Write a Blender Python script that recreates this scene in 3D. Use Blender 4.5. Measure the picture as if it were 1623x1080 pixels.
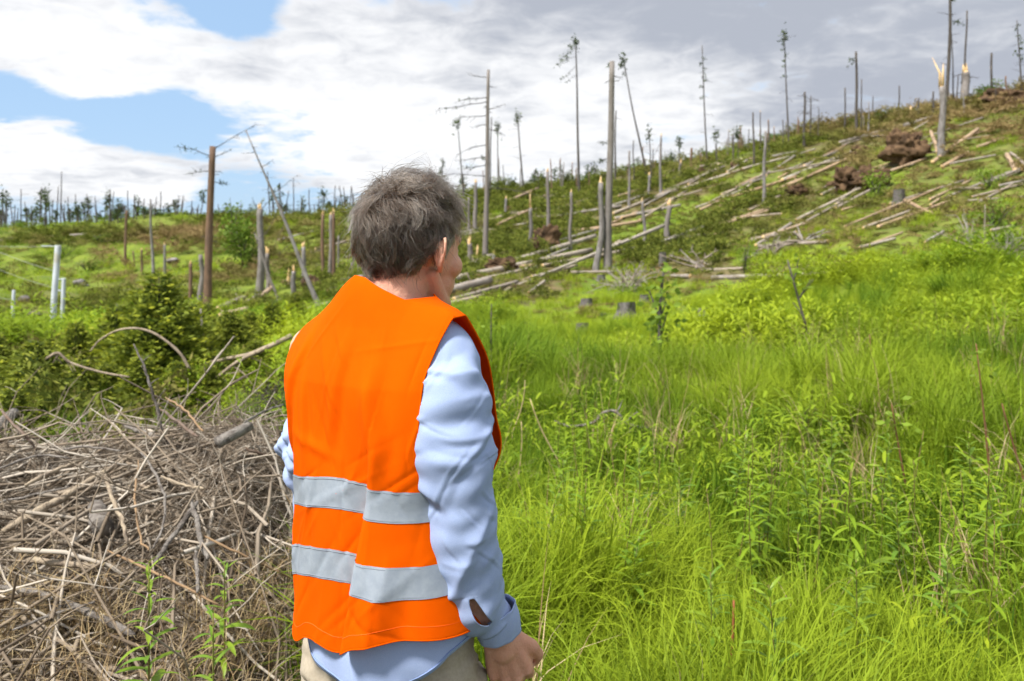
import bpy, bmesh, math, os, random
import numpy as np
from mathutils import Vector, Matrix, Euler

SC = bpy.context.scene
COL = SC.collection
for o in list(bpy.data.objects):
    bpy.data.objects.remove(o)
R = math.radians

# ------------------------------------------------------------------ camera
F, U0, V0, ZC = 1262.3, 811.5, 385.0, 1.65     # focal length in photo pixels, vertical line, horizon line, eye height
cam_d = bpy.data.cameras.new('camera')
cam = bpy.data.objects.new('camera', cam_d)
COL.objects.link(cam)
cam.location = (0, 0, ZC)
cam.rotation_euler = (R(90), 0, 0)
cam_d.sensor_width = 36.0
cam_d.lens = 28.0
cam_d.shift_y = -(540.0 - V0) / 1623.0
cam_d.clip_start = 0.05
cam_d.clip_end = 5000
cam_d.dof.use_dof = True
cam_d.dof.focus_distance = 1.42
cam_d.dof.aperture_fstop = 6.3
SC.camera = cam

# ------------------------------------------------------------------ light
SUN_EL, SUN_AZ = 57.0, 230.0        # azimuth clockwise from +Y (the view direction): behind the camera, to the left
EXPOSURE = 0.86
SKY_STRENGTH = 0.09
sun_d = bpy.data.lights.new('sun', 'SUN')
sun_d.energy = 4.4
sun_d.angle = R(11)
sun_d.color = (1.0, 0.955, 0.88)
sun = bpy.data.objects.new('sun', sun_d)
COL.objects.link(sun)
_a, _e = R(SUN_AZ), R(SUN_EL)
sdir = Vector((math.sin(_a) * math.cos(_e), math.cos(_a) * math.cos(_e), math.sin(_e)))
sun.rotation_euler = sdir.to_track_quat('Z', 'Y').to_euler()
sun.location = sdir * 60

SC.view_settings.view_transform = 'Standard'
SC.view_settings.look = 'None'
SC.view_settings.gamma = 1.0
SC.view_settings.use_curve_mapping = False
SC.view_settings.exposure = EXPOSURE
SC.cycles.max_bounces = 5
SC.cycles.diffuse_bounces = 2
SC.cycles.transmission_bounces = 3
SC.cycles.use_light_tree = False
SC.cycles.use_adaptive_sampling = True
SC.cycles.adaptive_threshold = 0.02
SC.cycles.transparent_max_bounces = 8
SC.cycles.caustics_reflective = False
SC.cycles.caustics_refractive = False
SC.cycles.sample_clamp_indirect = 6.0


class NT:
    """small helper to write node trees"""
    def __init__(s, tree):
        s.t = tree
        s.n = tree.nodes
        s.l = tree.links

    def new(s, kind, **kw):
        n = s.n.new(kind)
        for k, v in kw.items():
            if k.startswith('_'):
                key = k[1:]
                key = int(key) if key.isdigit() else key.replace('__', ' ')
                s.put(n.inputs[key], v)
            else:
                setattr(n, k, v)
        return n

    def put(s, sock, v):
        if hasattr(v, 'is_output'):
            s.l.new(v, sock)
        elif hasattr(v, 'outputs'):
            s.l.new(v.outputs[0], sock)
        else:
            sock.default_value = v

    def math(s, op, a, b=0.0, clamp=False):
        n = s.n.new('ShaderNodeMath')
        n.operation = op
        n.use_clamp = clamp
        s.put(n.inputs[0], a)
        s.put(n.inputs[1], b)
        return n.outputs[0]

    def mix(s, f, a, b, blend='MIX'):
        n = s.n.new('ShaderNodeMix')
        n.data_type = 'RGBA'
        n.blend_type = blend
        s.put(n.inputs[0], f)
        s.put(n.inputs[6], a if hasattr(a, 'is_output') or hasattr(a, 'outputs') else (*a, 1.0))
        s.put(n.inputs[7], b if hasattr(b, 'is_output') or hasattr(b, 'outputs') else (*b, 1.0))
        return n.outputs[2]

    def ramp(s, f, lo, hi, a=0.0, b=1.0):
        n = s.n.new('ShaderNodeMapRange')
        n.interpolation_type = 'SMOOTHSTEP'
        s.put(n.inputs[0], f)
        n.inputs[1].default_value, n.inputs[2].default_value = lo, hi
        n.inputs[3].default_value, n.inputs[4].default_value = a, b
        return n.outputs[0]

    def noise(s, vec, scale, detail=4.0, rough=0.55, dist=0.0):
        n = s.n.new('ShaderNodeTexNoise')
        if vec is not None:
            s.put(n.inputs['Vector'], vec)
        n.inputs['Scale'].default_value = scale
        n.inputs['Detail'].default_value = detail
        n.inputs['Roughness'].default_value = rough
        n.inputs['Distortion'].default_value = dist
        return n.outputs[0]


def pixdir(u, v):
    return Vector(((u - U0) / F, 1.0, -(v - V0) / F)).normalized()


world = bpy.data.worlds.new('World')
SC.world = world
world.use_nodes = True
w = NT(world.node_tree)
w.n.clear()
w_out = w.new('ShaderNodeOutputWorld')
w_bg = w.new('ShaderNodeBackground')
w_sky = w.new('ShaderNodeTexSky', sky_type='NISHITA', sun_disc=False, sun_elevation=R(SUN_EL), sun_rotation=R(SUN_AZ),
              air_density=1.0, dust_density=0.6, ozone_density=1.0)
tc = w.new('ShaderNodeTexCoord')
sep = w.new('ShaderNodeSeparateXYZ', _0=tc.outputs['Generated'])
zz = w.math('MAXIMUM', w.math('ADD', sep.outputs[2], 0.16), 0.05)
flat = w.new('ShaderNodeCombineXYZ')        # cloud layer seen in perspective
w.put(flat.inputs[0], w.math('DIVIDE', sep.outputs[0], zz))
w.put(flat.inputs[1], w.math('DIVIDE', sep.outputs[1], zz))
off = w.new('ShaderNodeVectorMath', operation='ADD', _0=flat, _1=(3.1, 7.7, 1.3))
big = w.noise(off, 0.62, 2.0, 0.5)
fine = w.noise(off, 1.7, 9.0, 0.56, 0.3)
puff = w.noise(off, 6.5, 8.0, 0.6, 0.4)
dens = w.math('ADD', w.math('ADD', w.math('MULTIPLY', big, 0.30), w.math('MULTIPLY', fine, 0.75)), w.math('MULTIPLY', w.math('SUBTRACT', puff, 0.5), 0.50))


def gap(u, v, rad, amount, stretch=1.0):
    """a break in the cloud layer round one direction"""
    global dens
    c = pixdir(u, v)
    d = w.new('ShaderNodeVectorMath', operation='SUBTRACT', _0=tc.outputs['Generated'], _1=tuple(c))
    m = w.new('ShaderNodeVectorMath', operation='MULTIPLY', _0=d, _1=(1.0 / stretch, 1.0, 1.0))
    ln = w.new('ShaderNodeVectorMath', operation='LENGTH', _0=m)
    dens = w.math('ADD', dens, w.ramp(ln.outputs['Value'], 0.0, rad, -amount, 0.0))


dens = w.math('ADD', dens, 0.20)
gap(20, 140, 0.065, 0.40, 1.2)
gap(140, 195, 0.060, 0.33, 1.4)
gap(250, 195, 0.075, 0.42, 1.3)
gap(385, 15, 0.055, 0.40, 1.2)
gap(320, -20, 0.05, 0.2, 1.3)
gap(90, 262, 0.075, -0.42, 1.9)
gap(250, 285, 0.05, -0.30, 2.2)
gap(140, 95, 0.07, -0.30, 2.0)
gap(110, 325, 0.07, 0.30, 3.0)
gap(330, 318, 0.06, 0.20, 2.5)
gap(470, 318, 0.07, 0.22, 2.0)
gap(1420, 150, 0.05, 0.06, 1.6)
gap(1520, 60, 0.14, -0.30, 1.4)
gap(1620, 120, 0.10, -0.25, 1.4)
gap(120, 60, 0.15, -0.15, 1.6)
gap(560, 90, 0.20, -0.15, 1.0)
gap(900, 150, 0.30, -0.10, 1.6)
cover = w.ramp(dens, 0.57, 0.76)
# cloud brightness: thin parts white, thick parts grey underneath
thick = w.noise(off, 0.75, 5.0, 0.5)
d2 = w.math('ADD', w.math('ADD', w.math('MULTIPLY', thick, 0.8), w.math('MULTIPLY', fine, 0.40)), w.math('MULTIPLY', w.math('SUBTRACT', puff, 0.5), 0.55))
for (uu, vv, rr, am) in ((760, -10, 0.30, 0.26), (1350, 30, 0.34, 0.24), (1640, 60, 0.3, 0.16), (850, 250, 0.16, 0.16), (130, 110, 0.4, -0.12), (520, 150, 0.3, -0.12), (1000, 190, 0.2, -0.1)):
    c = pixdir(uu, vv)
    d = w.new('ShaderNodeVectorMath', operation='SUBTRACT', _0=tc.outputs['Generated'], _1=tuple(c))
    m = w.new('ShaderNodeVectorMath', operation='MULTIPLY', _0=d, _1=(0.6, 1.0, 1.4))
    ln = w.new('ShaderNodeVectorMath', operation='LENGTH', _0=m)
    d2 = w.math('ADD', d2, w.ramp(ln.outputs['Value'], 0.0, rr, am, 0.0))
grey = w.ramp(d2, 0.47, 0.92)
cloud = w.mix(grey, (0.575, 0.58, 0.59), (0.265, 0.285, 0.33))
skyc = w.new('ShaderNodeVectorMath', operation='SCALE', _0=w_sky)
skyc.inputs['Scale'].default_value = SKY_STRENGTH
skyt = w.mix(0.75, skyc, (0.25, 0.375, 0.545))      # thin high veil over the blue
col = w.mix(cover, skyt, cloud)
w.put(w_bg.inputs['Color'], col)
w_bg.inputs['Strength'].default_value = 1.0
w.l.new(w_bg.outputs[0], w_out.inputs[0])


# ------------------------------------------------------------------ helpers
def tag(o, label=None, cat=None, group=None, kind=None):
    if label:
        o['label'] = label
    if cat:
        o['category'] = cat
    if group:
        o['group'] = group
    if kind:
        o['kind'] = kind
    return o


def empty(name, loc=(0, 0, 0), rz=0.0):
    o = bpy.data.objects.new(name, None)
    o.empty_display_size = 0.1
    COL.objects.link(o)
    o.location = loc
    o.rotation_euler = (0, 0, rz)
    return o


def child(o, parent):
    """parent o (built in world space) under a thing that only has a location"""
    o.parent = parent
    o.matrix_parent_inverse = Matrix.Translation(-Vector(parent.location))
    return o


def mesh(name, verts, faces, mats=(), smooth=True, mi=None):
    """verts (N,3); faces: one array (M,k) or a list of such arrays"""
    me = bpy.data.meshes.new(name)
    verts = np.asarray(verts, dtype=np.float32).reshape(-1, 3)
    fl = faces if isinstance(faces, (list, tuple)) else [faces]
    fl = [np.asarray(f, dtype=np.int32) for f in fl if len(f)]
    loops = np.concatenate([f.ravel() for f in fl]) if fl else np.zeros(0, np.int32)
    cnt = np.concatenate([np.full(len(f), f.shape[1], np.int32) for f in fl]) if fl else np.zeros(0, np.int32)
    me.vertices.add(len(verts))
    me.vertices.foreach_set('co', verts.ravel())
    me.loops.add(len(loops))
    me.loops.foreach_set('vertex_index', loops)
    me.polygons.add(len(cnt))
    st = np.zeros(len(cnt), np.int32)
    if len(cnt):
        st[1:] = np.cumsum(cnt)[:-1]
    me.polygons.foreach_set('loop_start', st)
    if smooth and len(cnt):
        me.polygons.foreach_set('use_smooth', np.ones(len(cnt), bool))
    for m in (mats if isinstance(mats, (list, tuple)) else [mats]):
        me.materials.append(m)
    if mi is not None:
        me.polygons.foreach_set('material_index', np.asarray(mi, np.int32))
    me.update(calc_edges=True)
    return me


def obj(name, me, parent=None):
    o = bpy.data.objects.new(name, me)
    COL.objects.link(o)
    if parent is not None:
        child(o, parent)
    return o


class MB:
    """collects pieces of mesh"""
    def __init__(s):
        s.v, s.f3, s.f4, s.n = [], [], [], 0
        s.m3, s.m4 = [], []

    def add(s, v, f, m=0):
        v = np.asarray(v, float).reshape(-1, 3)
        f = np.asarray(f, int)
        s.v.append(v)
        if len(f):
            (s.f4 if f.shape[1] == 4 else s.f3).append(f + s.n)
            (s.m4 if f.shape[1] == 4 else s.m3).append(np.full(len(f), m))
        s.n += len(v)

    def me(s, name, mats, smooth=True):
        fs, ms = [], []
        if s.f4:
            fs.append(np.concatenate(s.f4)); ms.append(np.concatenate(s.m4))
        if s.f3:
            fs.append(np.concatenate(s.f3)); ms.append(np.concatenate(s.m3))
        return mesh(name, np.concatenate(s.v), fs, mats, smooth, np.concatenate(ms))


def tube(pts, rad, n=6, cap=True, rng=None, rough=0.0, twist=0.0):
    """tube along a polyline -> verts, quads, end-cap triangles"""
    pts = np.asarray(pts, float)
    rad = np.broadcast_to(np.asarray(rad, float), (len(pts),))
    t = np.gradient(pts, axis=0)
    t /= np.linalg.norm(t, axis=1, keepdims=True) + 1e-12
    ref = np.array([0, 0, 1.0]) if abs(t[:, 2]).mean() < 0.8 else np.array([1.0, 0, 0])
    a = np.cross(t, ref)
    a /= np.linalg.norm(a, axis=1, keepdims=True) + 1e-12
    b = np.cross(t, a)
    th = np.linspace(0, 2 * np.pi, n, endpoint=False)
    rr = rad[:, None] * np.ones((1, n))
    if rng is not None and rough:
        rr = rr * (1 + rough * rng.standard_normal(rr.shape))
    v = pts[:, None, :] + rr[..., None] * (np.cos(th)[None, :, None] * a[:, None, :] + np.sin(th)[None, :, None] * b[:, None, :])
    k = len(pts)
    i = np.arange(k - 1)[:, None] * n
    j = np.arange(n)[None, :]
    q = np.stack([i + j, i + (j + 1) % n, i + n + (j + 1) % n, i + n + j], -1).reshape(-1, 4)
    v = v.reshape(-1, 3)
    tri = np.zeros((0, 3), int)
    if cap:
        c0, c1 = len(v), len(v) + 1
        v = np.vstack([v, pts[0], pts[-1]])
        jj = np.arange(n)
        tri = np.vstack([np.stack([np.full(n, c0), (jj + 1) % n, jj], -1),
                         np.stack([np.full(n, c1), (k - 1) * n + jj, (k - 1) * n + (jj + 1) % n], -1)])
    return v, q, tri


def add_tube(mb, pts, rad, n=6, m=0, cap=True, mcap=None, **kw):
    v, q, t = tube(pts, rad, n, cap, **kw)
    o = mb.n
    mb.add(v, q, m)
    if cap:
        mb.f3.append(t + o)
        mb.m3.append(np.full(len(t), m if mcap is None else mcap))


def bez(pts, k):
    """Catmull-Rom through pts (any dimension), k samples per span"""
    p = np.asarray(pts, float)
    p = np.vstack([2 * p[0] - p[1], p, 2 * p[-1] - p[-2]])
    out = []
    for i in range(1, len(p) - 2):
        for s in np.linspace(0, 1, k, endpoint=False):
            a, b, c, d = p[i - 1], p[i], p[i + 1], p[i + 2]
            out.append(0.5 * ((2 * b) + (-a + c) * s + (2 * a - 5 * b + 4 * c - d) * s * s + (-a + 3 * b - 3 * c + d) * s ** 3))
    out.append(p[-2])
    return np.array(out)


def smst(x, a, b):
    t = np.clip((np.asarray(x, float) - a) / (b - a), 0, 1)
    return t * t * (3 - 2 * t)


class Wave:
    """cheap smooth noise: many sines with random directions"""
    def __init__(s, seed, dim=2, n=14, octs=3):
        g = np.random.default_rng(seed)
        s.k, s.a, s.p = [], [], []
        for o in range(octs):
            k = g.standard_normal((n, dim)) * 2.0 ** o
            s.k.append(k); s.a.append(np.full(n, 0.55 ** o)); s.p.append(g.uniform(0, 6.28, n))
        s.k, s.a, s.p = np.concatenate(s.k), np.concatenate(s.a), np.concatenate(s.p)
        s.nrm = 1.0 / math.sqrt((s.a ** 2).sum() / 2)

    def __call__(s, *xs):
        x = np.stack(np.broadcast_arrays(*xs), -1).astype(float)
        return (np.sin(x @ s.k.T + s.p) @ s.a) * s.nrm


def P(u, v, d):
    """photo pixel and distance -> point in the place"""
    return np.array([(u - U0) / F * d, d, ZC - (v - V0) / F * d])


def proj(p):
    p = np.asarray(p, float)
    return U0 + F * p[..., 0] / p[..., 1], V0 - F * (p[..., 2] - ZC) / p[..., 1]


# ------------------------------------------------------------------ materials
def mat(name, base, rough=0.7, var=None, scale=8.0, spec=0.3, bump=0.0, bscale=60.0, trans=0.0, tcol=None, rnd=None, tint=None,
        stretch=None, sheen=0.0, sss=0.0, metal=0.0, third=None, coord='Object'):
    m = bpy.data.materials.new(name)
    m.use_nodes = True
    t = NT(m.node_tree)
    t.n.clear()
    out = t.new('ShaderNodeOutputMaterial')
    bs = t.new('ShaderNodeBsdfPrincipled')
    tcn = t.new('ShaderNodeTexCoord')
    vec = tcn.outputs[coord]
    if stretch:
        mp = t.new('ShaderNodeMapping')
        t.put(mp.inputs['Vector'], vec)
        mp.inputs['Scale'].default_value = stretch
        vec = mp.outputs[0]
    c = None
    if var is not None:
        f = t.ramp(t.noise(vec, scale, 6.0, 0.6), 0.3, 0.7)
        c = t.mix(f, base, var)
        if third is not None:
            f3 = t.ramp(t.noise(vec, scale * 0.37, 4.0, 0.6, 0.5), 0.52, 0.66)
            c = t.mix(f3, c, third)
    if rnd is not None:
        oi = t.new('ShaderNodeObjectInfo')
        c = t.mix(oi.outputs['Random'], c if c is not None else base, rnd)
    if tint is not None:
        at = t.new('ShaderNodeAttribute', attribute_type='INSTANCER', attribute_name='tint')
        c = t.mix(at.outputs['Fac'], c if c is not None else base, tint)
    if c is not None:
        t.put(bs.inputs['Base Color'], c)
    else:
        bs.inputs['Base Color'].default_value = (*base, 1)
    bs.inputs['Roughness'].default_value = rough
    bs.inputs['Specular IOR Level'].default_value = spec
    bs.inputs['Metallic'].default_value = metal
    if sheen:
        bs.inputs['Sheen Weight'].default_value = sheen
    if sss:
        bs.inputs['Subsurface Weight'].default_value = sss
        bs.inputs['Subsurface Radius'].default_value = (0.012, 0.005, 0.003)
        bs.inputs['Subsurface Scale'].default_value = 1.0
    if bump:
        bp = t.new('ShaderNodeBump')
        bp.inputs['Strength'].default_value = bump
        bp.inputs['Distance'].default_value = 0.01
        t.put(bp.inputs['Height'], t.noise(vec, bscale, 5.0, 0.6))
        t.put(bs.inputs['Normal'], bp.outputs[0])
    sh = bs.outputs[0]
    if trans:
        tr = t.new('ShaderNodeBsdfTranslucent')
        if tcol is not None:
            t.put(tr.inputs[0], (*tcol, 1))
        elif c is not None:
            t.put(tr.inputs[0], c)
        else:
            tr.inputs[0].default_value = (*base, 1)
        mx = t.new('ShaderNodeMixShader', _0=trans)
        t.l.new(sh, mx.inputs[1])
        t.l.new(tr.outputs[0], mx.inputs[2])
        sh = mx.outputs[0]
    t.l.new(sh, out.inputs[0])
    return m


ONLY = os.environ.get('SCENE_ONLY', '')
# ------------------------------------------------------------------ the ground
_ctl = [  # photo column, row, distance of points on the bare ground
    (640, 1440, 1.9), (300, 1300, 2.2), (0, 1250, 2.4), (1000, 1250, 2.4), (1623, 1200, 2.5),
    (100, 900, 4.0), (400, 860, 4.3), (1200, 1080, 3.0), (900, 860, 4.4), (1500, 840, 4.6),
    (420, 650, 7.8), (150, 690, 7.2), (-100, 690, 7.0), (1000, 700, 6.6), (1000, 620, 9.5), (1400, 575, 9.5), (1620, 600, 8.0),
    (780, 640, 8.2), (560, 560, 12.0), (250, 590, 11.0), (20, 590, 11.5),
    (1050, 560, 13.5), (1250, 520, 14.0), (1600, 470, 14.0), (880, 530, 20.0), (1000, 490, 22.0), (1150, 470, 22.0),
    (800, 485, 25.0), (960, 430, 33.0), (1150, 420, 28.0), (1300, 435, 22.0), (1500, 420, 20.0), (1640, 400, 19.0),
    (1640, 300, 31.0), (1640, 152, 60.0), (1480, 184, 66.0), (1480, 300, 36.0), (1300, 214, 74.0), (1300, 320, 40.0),
    (1100, 266, 84.0), (1100, 340, 46.0), (920, 298, 94.0), (900, 385, 44.0), (760, 318, 102.0), (760, 420, 36.0), (600, 335, 110.0),
    (520, 480, 28.0), (520, 400, 58.0), (400, 344, 120.0), (330, 500, 31.0), (330, 420, 62.0), (200, 354, 128.0), (0, 366, 138.0),
    (240, 440, 56.0), (85, 535, 27.0), (0, 535, 27.0), (100, 430, 66.0), (0, 440, 64.0), (-150, 372, 140.0), (-150, 440, 62.0),
    (1760, 130, 58.0), (1760, 300, 30.0), (1760, 420, 17.0),
]
_pts = []
for (u, v, d) in _ctl:
    p = P(u, v, d)
    _pts.append((math.atan2(p[0], p[1]), math.log(math.hypot(p[0], p[1])), p[2]))
for az in np.radians([-40, -20, 0, 20, 36]):       # the land falls away again behind the crest
    _pts.append((az, math.log(330.0), -6.0))
    _pts.append((az, math.log(900.0), -40.0))
    _pts.append((az, math.log(0.8), 0.0))
_pts = np.array(_pts)
_Q = _pts[:, :2] * np.array([2.4, 1.0])


def _tps(r2):
    return 0.5 * r2 * np.log(r2 + 1e-9)


_n = len(_Q)
_r2 = ((_Q[:, None] - _Q[None]) ** 2).sum(-1)
_A = np.zeros((_n + 3, _n + 3))
_A[:_n, :_n] = _tps(_r2) + 0.004 * np.eye(_n)
_A[:_n, _n] = 1
_A[:_n, _n + 1:] = _Q
_A[_n:, :_n] = _A[:_n, _n:].T
_W = np.linalg.solve(_A, np.concatenate([_pts[:, 2], np.zeros(3)]))
_w1, _w2 = Wave(5), Wave(6)


def H(x, y):
    """height of the ground"""
    x, y = np.broadcast_arrays(np.asarray(x, float), np.asarray(y, float))
    shp = x.shape
    x, y = x.ravel(), y.ravel()
    az = np.arctan2(x, y)
    r = np.hypot(x, y)
    q = np.stack([np.clip(az, -0.75, 0.75) * 2.4, np.log(np.clip(r, 0.8, 900))], -1)
    z = np.empty(len(x))
    for s in range(0, len(x), 20000):
        d2 = ((q[s:s + 20000, None] - _Q[None]) ** 2).sum(-1)
        z[s:s + 20000] = _tps(d2) @ _W[:_n] + _W[_n] + q[s:s + 20000] @ _W[_n + 1:]
    back = smst(np.abs(az), 0.85, 1.6)
    z = z * (1 - back) - 0.05 * back * np.minimum(r, 60)
    near = smst(r, 1.5, 5.0)
    z += near * (0.07 * _w1(x * 0.9, y * 0.9) + np.minimum(r * 0.006, 0.45) * _w2(x * 0.16, y * 0.16))
    return z.reshape(shp)


_ds = np.exp(np.linspace(math.log(1.6), math.log(260), 700))


def hit(u, v):
    """where the sight line through a photo pixel meets the ground (or the crest, when it passes just above it)"""
    x = (u - U0) / F * _ds
    z = ZC - (v - V0) / F * _ds
    g = H(x, _ds) - z
    i = np.argmax(g > 0)
    if g[i] <= 0:
        k = np.argmax((H(x, _ds) - ZC) / _ds + 0 * x)
        d = _ds[k]
    else:
        i = max(i, 1)
        t = g[i - 1] / (g[i - 1] - g[i] + 1e-12)
        d = _ds[i - 1] + (_ds[i] - _ds[i - 1]) * t
    x = (u - U0) / F * d
    return np.array([x, d, float(H(x, d))])


def crest(u, back=1.0):
    x = (u - U0) / F * _ds
    k = np.argmax((H(x, _ds) - ZC) / _ds)
    d = _ds[k] * back
    x = (u - U0) / F * d
    return np.array([x, d, float(H(x, d))])


_az = np.concatenate([np.linspace(-math.pi, -0.95, 40, endpoint=False), np.linspace(-0.95, 0.95, 300, endpoint=False), np.linspace(0.95, math.pi, 40, endpoint=False)])
_rr = np.concatenate([[0.02], np.exp(np.linspace(math.log(0.5), math.log(240), 330)), np.exp(np.linspace(math.log(260), math.log(3000), 20))])
_gx = _rr[:, None] * np.sin(_az)[None]
_gy = _rr[:, None] * np.cos(_az)[None]
_gz = H(_gx, _gy)
_na = len(_az)
_i = np.arange(len(_rr) - 1)[:, None] * _na
_j = np.arange(_na)[None]
_q = np.stack([_i + _j, _i + (_j + 1) % _na, _i + _na + (_j + 1) % _na, _i + _na + _j], -1).reshape(-1, 4)[:, ::-1]

m_ground = mat('hillside_soil', (0.095, 0.105, 0.034), 0.95, var=(0.155, 0.115, 0.062), scale=2.4, spec=0.1, bump=1.0, bscale=9.0, third=(0.065, 0.055, 0.03))
_t = NT(m_ground.node_tree)          # turf where the slope is grassed over, dark soil under the near meadow, shade between clumps painted in
_bs = [n for n in _t.n if n.type == 'BSDF_PRINCIPLED'][0]
_c = _bs.inputs['Base Color'].links[0].from_socket
_tc = _t.new('ShaderNodeTexCoord')
_grn = _t.mix(_t.ramp(_t.noise(_tc.outputs['Object'], 0.9, 6.0, 0.65), 0.32, 0.68), (0.090, 0.140, 0.020), (0.165, 0.215, 0.024))
_grn = _t.mix(_t.ramp(_t.noise(_tc.outputs['Object'], 3.2, 7.0, 0.7), 0.54, 0.68), _grn, (0.115, 0.095, 0.045))
_c = _t.mix(_t.new('ShaderNodeAttribute', attribute_name='turf').outputs['Fac'], _c, _grn)
_hum_shade = _t.mix(_t.noise(_tc.outputs['Object'], 14.0, 5.0, 0.6), (0.022, 0.024, 0.010), (0.055, 0.050, 0.022))
_c = _t.mix(_t.new('ShaderNodeAttribute', attribute_name='humus_shade').outputs['Fac'], _c, _hum_shade)
_t.put(_bs.inputs['Base Color'], _c)
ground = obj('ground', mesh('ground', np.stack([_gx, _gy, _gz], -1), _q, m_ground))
tag(ground, 'grassy hillside rising to the crest', kind='structure')
# ------------------------------------------------------------------ the man
def ball(c, r, seg=20, rings=12, rot=None):
    th = np.linspace(0, np.pi, rings + 1)
    ph = np.linspace(0, 2 * np.pi, seg, endpoint=False)
    v = np.stack([np.sin(th)[:, None] * np.cos(ph), np.sin(th)[:, None] * np.sin(ph), np.cos(th)[:, None] * np.ones(seg)], -1).reshape(-1, 3)
    v = v * np.asarray(r, float)
    if rot is not None:
        v = v @ np.asarray(rot).T
    i = np.arange(rings)[:, None] * seg
    j = np.arange(seg)[None]
    q = np.stack([i + j, i + seg + j, i + seg + (j + 1) % seg, i + (j + 1) % seg], -1).reshape(-1, 4)
    return v + np.asarray(c, float), q


def cone(mb, p0, r0, p1, r1, n=16):
    p0, p1 = np.asarray(p0, float), np.asarray(p1, float)
    add_tube(mb, [p0, p1], [r0, r1], n)
    mb.add(*ball(p0, r0, n, 10))
    mb.add(*ball(p1, r1, n, 10))


def fuse(mb, name, voxel, mats, smooth=4, fac=0.5):
    """overlapping lumps -> one continuous skin"""
    me = mb.me(name, [], True)
    o = obj(name, me)
    md = o.modifiers.new('fuse', 'REMESH')
    md.mode = 'VOXEL'
    md.voxel_size = voxel
    md.use_smooth_shade = True
    sm = o.modifiers.new('soft', 'SMOOTH')
    sm.iterations = smooth
    sm.factor = fac
    dg = bpy.context.evaluated_depsgraph_get()
    new = bpy.data.meshes.new_from_object(o.evaluated_get(dg))
    o.modifiers.clear()
    o.data = new
    bpy.data.meshes.remove(me)
    new.name = name
    for m in mats:
        new.materials.append(m)
    new.polygons.foreach_set('use_smooth', np.ones(len(new.polygons), bool))
    return o


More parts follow.
